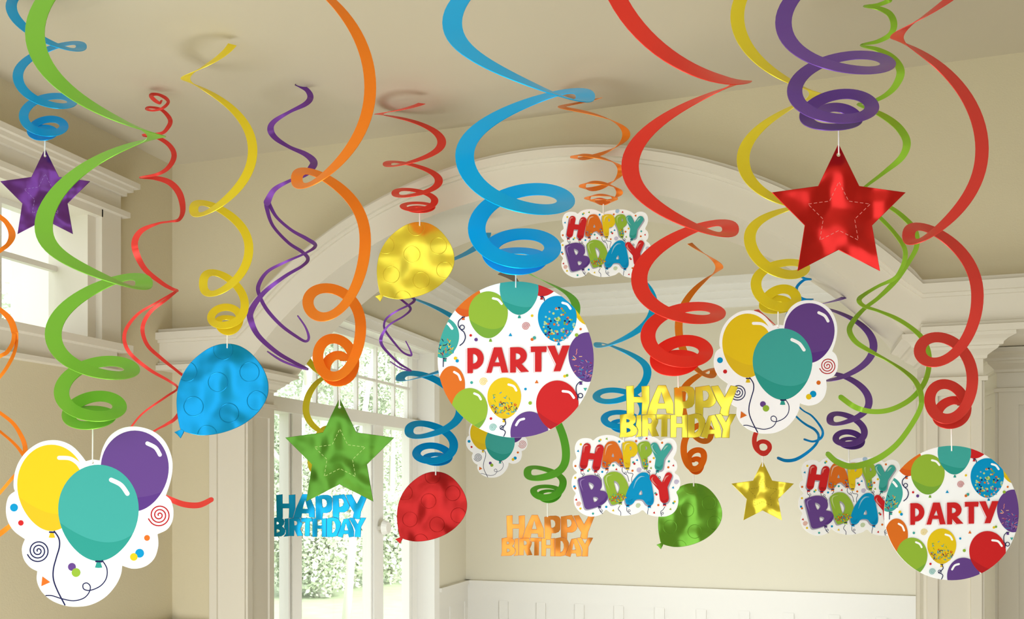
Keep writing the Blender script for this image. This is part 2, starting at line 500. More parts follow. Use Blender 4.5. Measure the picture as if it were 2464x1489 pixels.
class Art:
    """One mesh: a die-cut sheet with its print in thin layers on the front. Coordinates as drawn (y down); o = origin, s = drawn units per
    local unit. The local frame is x right, y up, z towards the viewer."""
    def __init__(self, origin, s, thick=1.6):
        self.o, self.s, self.t = origin, s, thick
        self.v, self.f, self.mi, self.m, self.sm = [], [], [], [], []
        self.z = 0.0
        self.dz = 0.035
        self.conv = None
    def q(self, p):
        return ((p[0] - self.o[0]) / self.s, -(p[1] - self.o[1]) / self.s)
    def slot(self, m):
        if m not in self.m:
            self.m.append(m)
        return self.m.index(m)
    def put(self, v, f, m, sm=False):
        n = len(self.v); k = self.slot(m)
        self.v += v; self.f += [tuple(i + n for i in t) for t in f]
        self.mi += [k] * len(f); self.sm += [sm] * len(f)
    def up(self, k=1):
        self.z += self.dz * k
    def sheet(self, outer, holes, m, bevel=0.0, z1=None, z0=None):
        loops = [[self.q(p) for p in l] for l in [outer] + list(holes)]
        loops = [l if (area2(l) > 0) == (i == 0) else l[::-1] for i, l in enumerate(loops)]
        z1 = 0.0 if z1 is None else z1
        z0 = z1 - self.t if z0 is None else z0
        rings = [[p for l in loops for p in (inset(l, k) if k else l)] for k in ((bevel, 0, 0, bevel) if bevel else (0, 0))]
        zs = (z1, z1 - bevel, z0 + bevel, z0) if bevel else (z1, z0)
        tris = tessellate_polygon([[Vector((p[0], p[1], 0)) for p in (inset(l, bevel) if bevel else l)] for l in loops])
        n = len(rings[0])
        v = [(p[0], p[1], z) for r, z in zip(rings, zs) for p in r]
        last = (len(rings) - 1) * n
        f = []
        for t in tris:
            a = [rings[0][i] for i in t]
            t = tuple(t) if area2(a) > 0 else tuple(reversed(t))
            f.append(t); f.append(tuple(i + last for i in reversed(t)))
        k = 0
        for l in loops:
            c = len(l)
            for r in range(len(rings) - 1):
                f += [(r * n + k + (i + 1) % c, r * n + k + i, (r + 1) * n + k + i, (r + 1) * n + k + (i + 1) % c) for i in range(c)]
            k += c
        self.put(v, f, m)
    def poly(self, pts, col, holes=(), up=True):
        if up:
            self.up()
        if self.conv:
            pts = clip(pts, self.conv)
            if len(pts) < 3:
                return
        loops = [[self.q(p) for p in l] for l in [pts] + list(holes)]
        flat = [p for l in loops for p in l]
        f = []
        for t in tessellate_polygon([[Vector((p[0], p[1], 0)) for p in l] for l in loops]):
            a = [flat[i] for i in t]
            f.append(tuple(t) if area2(a) > 0 else tuple(reversed(t)))
        self.put([(p[0], p[1], self.z) for p in flat], f, ink(col) if isinstance(col, str) else col)
    def stroke(self, pts, w, col, n=5, closed=False, taper=False, up=True, sm=True, caps=True):
        if up:
            self.up()
        c = smooth(pts, n, closed) if sm and len(pts) > 2 else list(pts)
        m = len(c); a, b = [], []
        for i in range(m):
            p = Vector(c[i - 1] if closed else c[max(i - 1, 0)]); r = Vector(c[(i + 1) % m] if closed else c[min(i + 1, m - 1)])
            t = (r - p)
            t = t.normalized() if t.length > 1e-9 else Vector((1, 0))
            k = w / 2
            if taper:
                k *= max(0.12, min(1, 3.2 * min(i, m - 1 - i) / m))
            nn = Vector((-t.y, t.x)) * k
            a.append(tuple(Vector(c[i]) + nn)); b.append(tuple(Vector(c[i]) - nn))
        v = []; f = []
        for i in range(m):
            for p in (a[i], b[i]):
                u = self.q(p); v.append((u[0], u[1], self.z))
        for i in range(m if closed else m - 1):
            j = (i + 1) % m
            f.append((2 * i, 2 * i + 1, 2 * j + 1, 2 * j))
        if self.conv:
            keep = [all(math.hypot(c[i % m][0] - self.cc[0], c[i % m][1] - self.cc[1]) < self.cr for i in (k, k + 1)) for k in range(len(f))]
            f = [q for q, ok in zip(f, keep) if ok]
        self.put(v, f, ink(col) if isinstance(col, str) else col)
        if caps and not closed and not taper:
            z = self.z
            for e in (c[0], c[-1]):
                self.z += 0.012
                self.poly(ell(e[0], e[1], w / 2, n=12), col, up=False)
            self.z = z
    def dot(self, x, y, r, col, up=False):
        self.poly(ell(x, y, r, n=14), col, up=up)
    def dots(self, items):
        self.up()
        for x, y, r, c in items:
            self.z += 0.003
            self.dot(x, y, r, c)
    def tri(self, x, y, r, col, g=-1.57):
        self.poly([(x + r * math.cos(g + k * 2.094), y + r * math.sin(g + k * 2.094)) for k in range(3)], col, up=False)
    def spiral(self, x, y, r, w, col, turns=2.6, g0=0.0):
        n = 40
        self.stroke([(x + r * (0.08 + 0.92 * i / n) * math.cos(g0 + turns * 6.283 * i / n), y + r * (0.08 + 0.92 * i / n) * math.sin(g0 + turns * 6.283 * i / n)) for i in range(n + 1)], w, col, n=2)
    def egg(self, cx, top, bot, rx, col, dark=None, hl=None, tilt=0.0, sag=0.8, fl=0.6, fr=0.72):
        H = bot - top; ry1, ry2 = 0.46 * H, 0.54 * H; cy = top + ry1
        def pt(a):
            s_, c_ = math.sin(a), math.cos(a)
            if s_ < 0:
                return (cx + rx * c_, cy + ry1 * s_)
            return (cx + rx * c_ * (1 - 0.13 * s_ * s_), cy + ry2 * s_)
        N = 56
        self.poly([pt(2 * math.pi * i / N) for i in range(N)], col)
        if dark:
            al = math.pi - math.asin(max(0, min(1, (top + fl * H - cy) / ry2))); ar = math.asin(max(0, min(1, (top + fr * H - cy) / ry2)))
            low = [pt(ar + (al - ar) * i / 28) for i in range(29)]
            l, r = low[-1], low[0]
            mid = (cx + 0.05 * rx, top + sag * H)
            ctl = (2 * mid[0] - (l[0] + r[0]) / 2, 2 * mid[1] - (l[1] + r[1]) / 2)
            cur = [((1 - t) ** 2 * l[0] + 2 * t * (1 - t) * ctl[0] + t * t * r[0], (1 - t) ** 2 * l[1] + 2 * t * (1 - t) * ctl[1] + t * t * r[1]) for t in [i / 16 for i in range(1, 16)]]
            self.poly(low + cur, dark)
        if hl:
            self.stroke(hl[0], hl[1], 'white')
    def knot(self, x, y, r, col, tie=True):
        self.poly([(x - r * 0.45, y - r * 0.8), (x + r * 0.45, y - r * 0.8), (x + r, y + r * 0.9), (x, y + r * 1.0), (x - r, y + r * 0.9)], col)
        if tie:
            self.stroke([(x - r * 0.7, y - r * 0.8), (x + r * 0.9, y - r * 0.75)], r * 0.5, 'navy')
    def mesh(self, name):
        me = bpy.data.meshes.new(name)
        me.from_pydata(self.v, [], self.f)
        for m in self.m:
            me.materials.append(m)
        me.polygons.foreach_set('material_index', self.mi)
        me.polygons.foreach_set('use_smooth', self.sm)
        me.update()
        return me

def confetti(a, n, test, cols, r):
    a.up()
    k = 0
    while k < n:
        x, y = test[0](), test[1]()
        if test[2](x, y):
            a.z += 0.003; a.dot(x, y, r * random.uniform(0.85, 1.15), random.choice(cols)); k += 1
def sprinkles(a, n, test, cols, l, w):
    a.up()
    k = 0
    while k < n:
        x, y = test[0](), test[1]()
        if test[2](x, y):
            a.z += 0.003
            g = random.uniform(0, 3.14); c, s_ = math.cos(g), math.sin(g)
            a.poly([(x + c * l - s_ * w, y + s_ * l + c * w), (x - c * l - s_ * w, y - s_ * l + c * w), (x - c * l + s_ * w, y - s_ * l - c * w), (x + c * l + s_ * w, y + s_ * l - c * w)], random.choice(cols), up=False)
            k += 1
def in_ell(cx, cy, rx, ry, ymin=-1e9):
    return (lambda: random.uniform(cx - rx, cx + rx), lambda: random.uniform(max(ymin, cy - ry), cy + ry),
            lambda x, y: ((x - cx) / rx) ** 2 + ((y - cy) / ry) ** 2 < 1)

# ---- the round PARTY card
def party_mesh():
    a = Art((749, 117), 3.7225)
    cc, R = (748, 763), 699
    circ = ell(cc[0], cc[1], R, n=96)
    a.sheet(circ, [ell(749, 117, 8, n=12)], ink('white'), 0.4)
    a.conv, a.cc, a.cr = circ, cc, R
    a.egg(1400, 205, 455, 125, 'yellow', 'yellowd')
    a.egg(95, 385, 752, 147, 'teal', None)
    sprinkles(a, 44, in_ell(105, 645, 108, 85), ['navy', 'yellow', 'orange', 'purple', 'blue', 'limed'], 14, 3.4)
    a.stroke([(60, 425), (135, 437), (178, 485)], 24, 'white')
    a.egg(300, 60, 380, 136, 'orange', 'oranged', fl=0.62, fr=0.68)
    a.egg(502, 152, 572, 176, 'lime', 'limed', ([(545, 215), (590, 228), (622, 264)], 21))
    a.egg(985, -130, 197, 172, 'red')
    a.egg(778, -70, 363, 174, 'teal', 'teald', fl=0.7, fr=0.82, sag=0.83)
    a.egg(1120, 193, 606, 174, 'blue', None, ([(1167, 255), (1210, 270), (1238, 307)], 21))
    confetti(a, 95, in_ell(1130, 445, 150, 150), ['pale', 'limed', 'orange', 'navy', 'purple', 'mint', 'grey', 'pale'], 9.5)
    a.egg(1390, 520, 964, 170, 'purple')
    sprinkles(a, 46, in_ell(1372, 855, 105, 85), ['redd', 'pink', 'blued', 'lav', 'navy', 'lav', 'purpled', 'blued'], 13, 2.6)
    sprinkles(a, 8, in_ell(1295, 735, 40, 60), ['pink', 'blue', 'red', 'cream'], 14, 3.2)
    a.egg(175, 821, 1185, 119, 'orange', None, ([(197, 875), (235, 900), (254, 945)], 20))
    a.egg(335, 1019, 1420, 161, 'lime', 'limed', ([(377, 1067), (415, 1085), (436, 1119)], 20), fl=0.86, fr=0.66, sag=0.86)
    a.egg(645, 925, 1293, 151, 'yellow', 'yellowd', ([(684, 987), (730, 1003), (753, 1040)], 20), fl=0.5, fr=0.85, sag=0.9)
    sprinkles(a, 62, in_ell(645, 1195, 118, 62), ['navy', 'teal', 'limed', 'orange', 'blue', 'red'], 12, 3.0)
    sprinkles(a, 10, in_ell(645, 1110, 130, 70), ['teal', 'limed', 'orange', 'blue'], 12, 3.0)
    a.egg(870, 1228, 1640, 170, 'purple', None, ([(752, 1350), (780, 1308), (822, 1294)], 21))
    a.egg(1120, 951, 1405, 190, 'red', 'redd', ([(1170, 1047), (1230, 1058), (1268, 1105)], 22), fl=0.6, fr=0.82, sag=0.86)
    for x, y, c, t in ((278, 395, 'oranged', 1), (522, 590, 'limed', 0), (780, 380, 'teald', 0), (980, 213, 'redd', 1), (1132, 622, 'blued', 0), (642, 1310, 'yellowd', 1), (1330, 975, 'purpled', 1), (115, 768, 'teald', 1)):
        a.knot(x, y, 15, c, t)
    a.stroke([(275, 385), (238, 420), (235, 465), (262, 500), (285, 520), (297, 565), (280, 610), (248, 638)], 9, 'navy')
    a.stroke(ell(268, 476, 20), 8, 'navy', n=2, closed=True)
    a.stroke([(100, 752), (99, 828)], 8, 'navy')
    a.stroke([(985, 200), (1000, 215), (1004, 236)], 8, 'navy')
    a.stroke([(648, 1300), (657, 1340), (625, 1372), (610, 1385), (640, 1395), (655, 1415), (640, 1452)], 8, 'navy')
    a.stroke(ell(622, 1372, 16), 6, 'navy', n=2, closed=True)
    a.stroke([(1322, 962), (1290, 1000), (1290, 1060), (1303, 1085), (1302, 1122)], 8, 'navy')
    a.stroke(ell(1327, 1087, 20), 8, 'navy', n=2, closed=True)
    a.dots([(894, 372, 12, 'yellow'), (345, 548, 12, 'red'), (393, 586, 16, 'purple'), (915, 570, 15, 'teal'), (894, 584, 14, 'orange'), (208, 753, 15, 'yellow'), (224, 776, 15, 'blue'),
            (353, 970, 13, 'teal'), (835, 1028, 12, 'blue'), (877, 1153, 16, 'lime'), (526, 1292, 12, 'red'), (1185, 913, 13, 'yellow'), (1207, 906, 12, 'limed'), (1292, 545, 16, 'lime'), (1328, 492, 11, 'orange')])
    a.tri(700, 545, 20, 'blue'); a.tri(935, 966, 20, 'orange'); a.tri(1370, 1028, 20, 'teal', 1.57)
    a.spiral(838, 466, 36, 4.5, 'redd', 3.0); a.spiral(457, 962, 36, 4.5, 'yellow', 3.0); a.spiral(543, 1372, 34, 4.5, 'teal', 3.0)
    bow = lambda cx, cy, rx, ry: [(cx + rx * math.sin(math.pi * i / 14), cy - ry * math.cos(math.pi * i / 14)) for i in range(15)]
    L = [([(315, 662)] + bow(375, 755, 87, 95) + [(365, 850), (365, 885), (315, 887)], [bow(365, 757, 41, 43)]),
         ([(553, 655), (622, 655), (682, 880), (622, 882), (609, 825), (546, 825), (532, 882), (483, 884)], [[(586, 735), (602, 790), (560, 790)]]),
         ([(697, 655)] + bow(772, 730, 76, 77) + [(800, 803), (868, 873), (795, 877), (750, 825), (750, 880), (697, 882)], [bow(748, 737, 42, 29)]),
         ([(882, 648), (1025, 645), (1022, 697), (978, 697), (978, 873), (920, 875), (920, 698), (882, 698)], []),
         ([(1030, 643), (1098, 640), (1131, 727), (1165, 640), (1233, 638), (1148, 868), (1085, 870), (1108, 806)], [])]
    for o, h in L:
        a.stroke([(x - 10, y + 6) for x, y in o], 2.4, 'red', n=1, closed=True, sm=False)
    for o, h in L:
        a.poly(o, 'red', h)
    return a.mesh('party_card')

# ---- the die-cut card with three balloons
def trio_mesh():
    a = Art((605, 470), 2.713)
    seg = [[(605, 448), (560, 460)], [(560, 460), (530, 420), (480, 368), (420, 335), (345, 322), (260, 338), (180, 390), (125, 460), (95, 540), (88, 620), (97, 656)],
           [(97, 656), (55, 692), (38, 765), (48, 845), (90, 915), (162, 969)], [(162, 969), (142, 1030), (155, 1100), (195, 1152), (243, 1178)],
           [(243, 1178), (240, 1240), (270, 1310), (335, 1368), (420, 1402), (500, 1410), (590, 1398), (680, 1352), (748, 1280), (787, 1205), (797, 1142)],
           [(797, 1142), (870, 1162), (950, 1145), (1008, 1092), (1033, 1010), (1028, 936)], [(1028, 936), (1090, 905), (1125, 850), (1132, 780), (1116, 718), (1082, 684)],
           [(1082, 684), (1110, 600), (1126, 510), (1118, 425), (1075, 330), (1000, 265), (900, 235), (800, 243), (720, 292), (672, 370), (650, 455)], [(650, 455), (605, 448)]]
    out = []
    for s_ in seg:
        out += smooth(s_, 5, False)[:-1]
    a.sheet(out, [ell(605, 470, 7, n=12)], ink('white'), 0.4)
    a.egg(335, 352, 916, 223, 'yellow', 'yellowd', ([(386, 438), (455, 442), (505, 472), (533, 512)], 26))
    a.egg(880, 260, 787, 222, 'purple', 'purpled', ([(962, 344), (1015, 372), (1044, 418)], 26), fl=0.8, fr=0.76, sag=0.83)
    a.egg(643, 483, 1112, 263, 'teal', 'teald', ([(726, 582), (790, 615), (832, 672)], 29))
    a.knot(339, 940, 21, 'yellowd'); a.knot(644, 1133, 24, 'teald')
    a.stroke([(355, 918), (385, 965), (388, 1020), (368, 1090), (349, 1165), (350, 1235), (378, 1310), (424, 1398)], 9, 'navy')
    a.stroke([(668, 1108), (698, 1160), (694, 1225), (655, 1275), (590, 1303), (548, 1295), (543, 1265), (568, 1255), (590, 1278), (580, 1320), (545, 1355), (480, 1371), (405, 1358), (340, 1338), (300, 1337)], 7, 'navy')
    a.spiral(250, 1045, 74, 8, 'navy', 3.0, 2.8); a.spiral(1040, 812, 74, 8, 'redd', 3.0, 2.8)
    a.dots([(92, 763, 26, 'blue'), (137, 863, 18, 'red'), (960, 961, 19, 'orange'), (470, 1150, 26, 'purple'), (497, 1187, 29, 'lime')])
    a.dots([(912, 1061, 29, 'blue'), (874, 1085, 25, 'yellow')])
    a.tri(292, 1246, 37, 'orange', 2.2)
    return a.mesh('balloon_card')

# ---- the HAPPY BDAY card
def bday_mesh():
    a = Art((930, 172), 7.089)
    out = smooth([(98, 330), (98, 240), (135, 155), (205, 108), (295, 98), (370, 112), (408, 138), (470, 88), (560, 55), (660, 45), (760, 58), (850, 95), (912, 130), (985, 95), (1080, 68), (1200, 55), (1320, 50),
                  (1420, 70), (1500, 102), (1560, 142), (1620, 105), (1705, 96), (1780, 122), (1828, 190), (1838, 275), (1818, 360), (1780, 442), (1828, 500), (1845, 570), (1835, 640), (1800, 690), (1862, 742),
                  (1895, 820), (1893, 905), (1868, 970), (1828, 1022), (1856, 1100), (1860, 1200), (1828, 1310), (1760, 1388), (1660, 1432), (1560, 1440), (1440, 1430), (1330, 1395), (1252, 1328), (1180, 1375),
                  (1060, 1410), (920, 1425), (780, 1402), (685, 1362), (625, 1322), (560, 1390), (480, 1425), (380, 1440), (280, 1417), (180, 1360), (112, 1280), (80, 1190), (85, 1100), (110, 1040), (60, 970),
                  (40, 890), (46, 800), (76, 730), (132, 690), (82, 630), (60, 560), (70, 490), (122, 440)], 3)
    a.sheet(out, [ell(930, 172, 12, n=10)], ink('white'), 0.35)
    cap = lambda s_, r: [[(x, y) for x, y in s_], r]
    letters = [
        ('red', [], [cap([(300, 252), (245, 560)], 66), cap([(520, 278), (462, 588)], 68), cap([(300, 405), (480, 420)], 52)], [(215, 638), (447, 660)]),
        ('orange', [([(715, 155), (645, 178), (595, 270), (568, 420), (558, 555), (585, 600), (640, 606), (692, 575), (722, 520), (790, 497), (830, 530), (880, 568), (915, 555), (916, 440), (880, 315), (820, 200), (770, 160)], [(742, 360), (764, 418), (724, 420)])], [], [(640, 622), (895, 568)]),
        ('yellow', [([(905, 190), (955, 160), (1060, 155), (1130, 190), (1163, 265), (1160, 345), (1112, 408), (1045, 432), (1038, 560), (1018, 608), (970, 608), (935, 560), (912, 400)], [(1032, 240), (1064, 265), (1052, 298), (1032, 305)])], [], [(993, 614)]),
        ('lime', [([(1160, 240), (1190, 185), (1270, 157), (1345, 165), (1390, 230), (1410, 320), (1388, 382), (1330, 432), (1345, 560), (1330, 602), (1290, 612), (1252, 580), (1220, 450), (1170, 330)], [(1298, 235), (1328, 272), (1312, 300), (1298, 302)])], [], [(1305, 612)]),
        ('teal', [], [cap([(1448, 240), (1545, 455)], 64), cap([(1682, 252), (1545, 455)], 62), cap([(1545, 450), (1525, 585)], 72)], [(1500, 660)]),
        ('purple', [([(150, 830), (188, 780), (290, 742), (400, 732), (500, 770), (550, 850), (550, 940), (522, 990), (602, 1010), (655, 1080), (640, 1160), (580, 1220), (480, 1270), (330, 1312), (268, 1290), (235, 1180)],
                     [(325, 860), (395, 878), (420, 925), (370, 982)]), (None, [(405, 1110), (465, 1108), (492, 1138), (462, 1175), (420, 1187)])], [], [(515, 1270)]),
        ('lime', [([(590, 800), (618, 730), (700, 682), (800, 677), (890, 722), (970, 830), (1008, 950), (985, 1060), (930, 1150), (850, 1205), (740, 1238), (700, 1200), (655, 1080)], [(758, 840), (815, 852), (855, 920), (848, 990), (812, 1042)])], [], [(868, 1205)]),
        ('blue', [([(1280, 685), (1350, 718), (1388, 830), (1420, 980), (1440, 1120), (1430, 1212), (1380, 1250), (1312, 1225), (1250, 1152), (1140, 1150), (1090, 1212), (1020, 1242), (965, 1212), (955, 1110), (1010, 950), (1110, 790), (1190, 708)], [(1225, 988), (1244, 1062), (1183, 1064)])], [], [(995, 1248), (1362, 1262)]),
        ('red', [], [cap([(1432, 782), (1590, 975)], 64), cap([(1690, 745), (1590, 975)], 60), cap([(1595, 960), (1618, 1130)], 78)], [(1622, 1228)]),
    ]
    def capsule(s_, r):
        (x0, y0), (x1, y1) = s_; g = math.atan2(y1 - y0, x1 - x0)
        return [(x1 + r * math.cos(g - 1.571 + 3.1416 * i / 10), y1 + r * math.sin(g - 1.571 + 3.1416 * i / 10)) for i in range(11)] + [(x0 + r * math.cos(g + 1.571 + 3.1416 * i / 10), y0 + r * math.sin(g + 1.571 + 3.1416 * i / 10)) for i in range(11)]
    def letter(polys, caps, col, dx=0, dy=0):
        mv = lambda l: [(x + dx, y + dy) for x, y in l]
        hs = [h for o, h in polys if h]
        for o, h in polys:
            if o:
                a.poly(smooth(mv(o), 4), col, [smooth(mv(k), 3) for k in hs])
        for s_, r in caps:
            a.poly(mv(capsule(s_, r)), col)
    # strings and confetti first, then grey printed drop shapes, then the letters
    for st in ([(210, 650), (200, 700), (235, 730), (228, 760)], [(440, 670), (445, 730), (500, 745), (545, 800), (545, 840)], [(650, 640), (660, 670), (630, 700)], [(905, 600), (900, 650), (930, 700), (990, 740), (1018, 840)],
               [(995, 640), (1000, 690), (1085, 710), (1065, 780), (1065, 850)], [(1315, 630), (1330, 670), (1370, 700), (1370, 745)], [(1500, 680), (1470, 720)], [(510, 1300), (525, 1345), (570, 1390)],
               [(865, 1250), (835, 1310), (875, 1360), (877, 1418)], [(980, 1290), (985, 1345), (1050, 1400)], [(1350, 1300), (1338, 1350), (1336, 1396)], [(1630, 1270), (1600, 1320), (1558, 1360), (1575, 1430)]):
        a.stroke(st, 9, 'navy')
    a.up()
    for x, y in ((243, 715), (495, 728), (958, 698), (1362, 665), (552, 1340), (1022, 1338), (1590, 1382), (1540, 770)):
        a.stroke(ell(x, y, 17, n=12), 7, 'navy', n=1, closed=True, up=False)
    a.dots([(196, 207, 19, 'yellow'), (530, 132, 19, 'yellow'), (852, 160, 20, 'blue'), (1140, 153, 20, 'orange'), (1583, 180, 19, 'orange'), (104, 577, 19, 'orange'), (343, 635, 18, 'yellow'), (562, 676, 19, 'blue'),
            (750, 566, 19, 'teal'), (1077, 657, 19, 'orange'), (1090, 515, 19, 'teal'), (1378, 505, 19, 'orange'), (1440, 442, 19, 'yellow'), (1698, 497, 19, 'teal'), (1688, 599, 19, 'orange'), (101, 777, 19, 'yellow'),
            (85, 927, 20, 'blue'), (190, 1302, 19, 'yellow'), (404, 1388, 19, 'teal'), (630, 1273, 20, 'blue'), (1518, 1243, 19, 'orange'), (1468, 1042, 19, 'teal'), (1796, 1185, 19, 'yellow')])
    a.dots([(512, 150, 19, 'teal'), (320, 660, 19, 'teal'), (1110, 538, 19, 'red'), (101, 955, 19, 'orange'), (1486, 1062, 19, 'red'), (1775, 1208, 19, 'teal')])
    a.up()
    for x, y, r, c in ((638, 113, 25, 'lime'), (1318, 108, 25, 'red'), (150, 322, 25, 'blue'), (803, 633, 24, 'red'), (1156, 476, 25, 'blue'), (1775, 568, 23, 'red'), (1392, 612, 24, 'lime'), (118, 1152, 25, 'red'), (748, 1335, 25, 'yellow'), (1447, 1373, 24, 'red'), (1770, 945, 25, 'blue'), (1725, 1313, 24, 'lime')):
        a.tri(x, y, r, c, -1.3)
    for x, y, c in ((1212, 92, 'blue'), (1187, 647, 'lav'), (1826, 850, 'lav'), (158, 1225, 'orange'), (1172, 1253, 'lime')):
        a.spiral(x, y, 42, 5, c, 3.0)
    for col, polys, caps, kn in letters:
        letter(polys, caps, 'grey', -18 if kn[0][0] < 1400 else 20, 22)
    for col, polys, caps, kn in letters:
        letter(polys, caps, col)
        for x, y in kn:
            a.poly([(x - 18, y - 4), (x + 18, y - 4), (x + 30, y + 34), (x, y + 24), (x - 30, y + 34)], col)
            a.stroke([(x - 22, y), (x + 22, y - 2)], 15, 'navy')
    for pts, col in (([(245, 350), (255, 250), (290, 225), (320, 228)], 'pink'), ([(460, 340), (475, 270), (525, 250)], 'pink'), ([(605, 395), (640, 250), (690, 210), (735, 205)], 'cream'), ([(940, 310), (950, 230), (990, 192), (1040, 190)], 'lemon'),
                     ([(1215, 340), (1205, 240), (1235, 200), (1280, 190)], 'pale'), ([(1440, 205), (1405, 240), (1430, 310), (1490, 380)], 'mint'), ([(1600, 310), (1640, 255), (1680, 225)], 'mint'),
                     ([(235, 1010), (190, 880), (200, 820), (265, 795)], 'lav'), ([(680, 965), (630, 830), (645, 750), (735, 720)], 'pale'), ([(1090, 960), (1140, 830), (1210, 760), (1285, 755)], 'sky'),
                     ([(1425, 765), (1405, 800), (1430, 850), (1495, 910)], 'pink'), ([(1605, 850), (1640, 770), (1695, 735)], 'pink')):
        a.stroke(pts, 24, col, taper=True)
    for pts, col in (([(190, 570), (235, 605), (290, 575)], 'redd'), ([(415, 590), (460, 625), (515, 600)], 'redd'), ([(950, 520), (990, 575), (1020, 530)], 'yellowd'), ([(1470, 585), (1530, 625), (1585, 550)], 'teald'), ([(500, 1230), (590, 1190), (635, 1090)], 'purpled'),
                     ([(985, 1170), (1030, 1190), (1075, 1140)], 'blued'), ([(1330, 1190), (1380, 1215), (1415, 1120)], 'blued'), ([(1570, 1160), (1620, 1195), (1665, 1140)], 'redd')):
        a.stroke(pts, 34, col, taper=True)
    cc = ['orange', 'yellow', 'teal', 'red', 'blue']
    confetti(a, 22, in_ell(635, 540, 62, 55), cc, 10); confetti(a, 14, in_ell(880, 500, 34, 50), cc, 10); confetti(a, 22, in_ell(1290, 525, 42, 60), cc, 10)
    confetti(a, 55, in_ell(825, 1120, 150, 72), ['orange', 'yellow', 'teal', 'red', 'blued'], 10)
    return a.mesh('birthday_card')

# ---- foil: HAPPY BIRTHDAY lettering, balloons and stars
def sign_mesh(m, edge):
    a = Art((1210, 175), 7.948, 2.2)
    a_ = [([(212, 150), (362, 137), (364, 352), (515, 352), (508, 152), (662, 140), (662, 470), (603, 694), (508, 694), (518, 465), (368, 465), (368, 694), (226, 694)], []),
          ([(825, 130), (975, 130), (1118, 470), (1122, 690), (985, 672), (972, 585), (818, 585), (795, 692), (610, 692), (672, 475)], [[(888, 265), (948, 475), (832, 475)]]),
          ([(1130, 180), (1280, 152), (1420, 148), (1490, 175), (1528, 235), (1522, 480), (1480, 545), (1400, 577), (1312, 575), (1290, 735), (1185, 735), (1140, 690)], [[(1285, 250), (1340, 250), (1385, 290), (1400, 350), (1385, 410), (1345, 440), (1300, 440)]]),
          ([(1532, 170), (1680, 148), (1800, 132), (1828, 165), (1938, 415), (1925, 470), (1880, 525), (1810, 560), (1690, 560), (1685, 735), (1640, 690), (1535, 668)], [[(1680, 238), (1740, 238), (1780, 270), (1795, 330), (1775, 395), (1725, 428), (1690, 430)]]),
          ([(1834, 150), (1975, 135), (2098, 355), (2215, 135), (2355, 160), (2200, 545), (2175, 722), (2065, 717), (2005, 665), (2030, 560), (1945, 425)], []),
          ([(95, 700), (220, 675), (330, 685), (385, 715), (408, 770), (395, 840), (350, 885), (420, 945), (432, 1000), (405, 1075), (330, 1120), (80, 1130), (100, 1030)], [[(222, 778), (255, 782), (282, 810), (265, 835), (222, 840)], [(225, 950), (265, 955), (298, 985), (285, 1015), (225, 1035)]]),
          ([(407, 710), (505, 695), (509, 1115), (385, 1128), (434, 1060), (442, 985), (397, 900), (414, 800)], []),
          ([(516, 705), (640, 688), (740, 690), (778, 700), (787, 782), (832, 790), (825, 850), (790, 930), (780, 950), (845, 1105), (710, 1115), (640, 960), (632, 1112), (514, 1112)], [[(632, 758), (685, 765), (708, 810), (690, 855), (640, 865)]]),
          ([(788, 685), (1057, 690), (1057, 775), (1005, 775), (1000, 1115), (882, 1118), (890, 782), (792, 782)], []),
          ([(1059, 700), (1180, 690), (1178, 860), (1282, 862), (1275, 705), (1392, 690), (1387, 1135), (1278, 1135), (1282, 945), (1180, 942), (1172, 1132), (1060, 1130)], []),
          ([(1396, 700), (1530, 672), (1610, 680), (1680, 715), (1732, 810), (1722, 900), (1632, 1115), (1520, 1138), (1390, 1135)], [[(1525, 760), (1570, 775), (1600, 840), (1605, 920), (1580, 1000), (1525, 1042)]]),
          ([(1790, 715), (1908, 695), (2007, 900), (2037, 1000), (2034, 1130), (1915, 1145), (1895, 1065), (1790, 1068), (1765, 1152), (1638, 1115), (1730, 870)], [[(1843, 815), (1895, 975), (1808, 978)]]),
          ([(1912, 690), (2030, 675), (2120, 830), (2195, 680), (2320, 685), (2205, 900), (2190, 1140), (2040, 1138), (2060, 980), (2030, 900)], [])]
    for i, (o, h) in enumerate(a_):
        a.sheet(o, h, edge, 0.0, z1=0.02 * i)
        o2, h2 = grow(o, -4.5), [grow(q, 4.5) for q in h]
        a.sheet(o2, h2, m, 0.35, z1=0.7 + 0.02 * i, z0=-0.4)
    return a.mesh('foil_lettering')

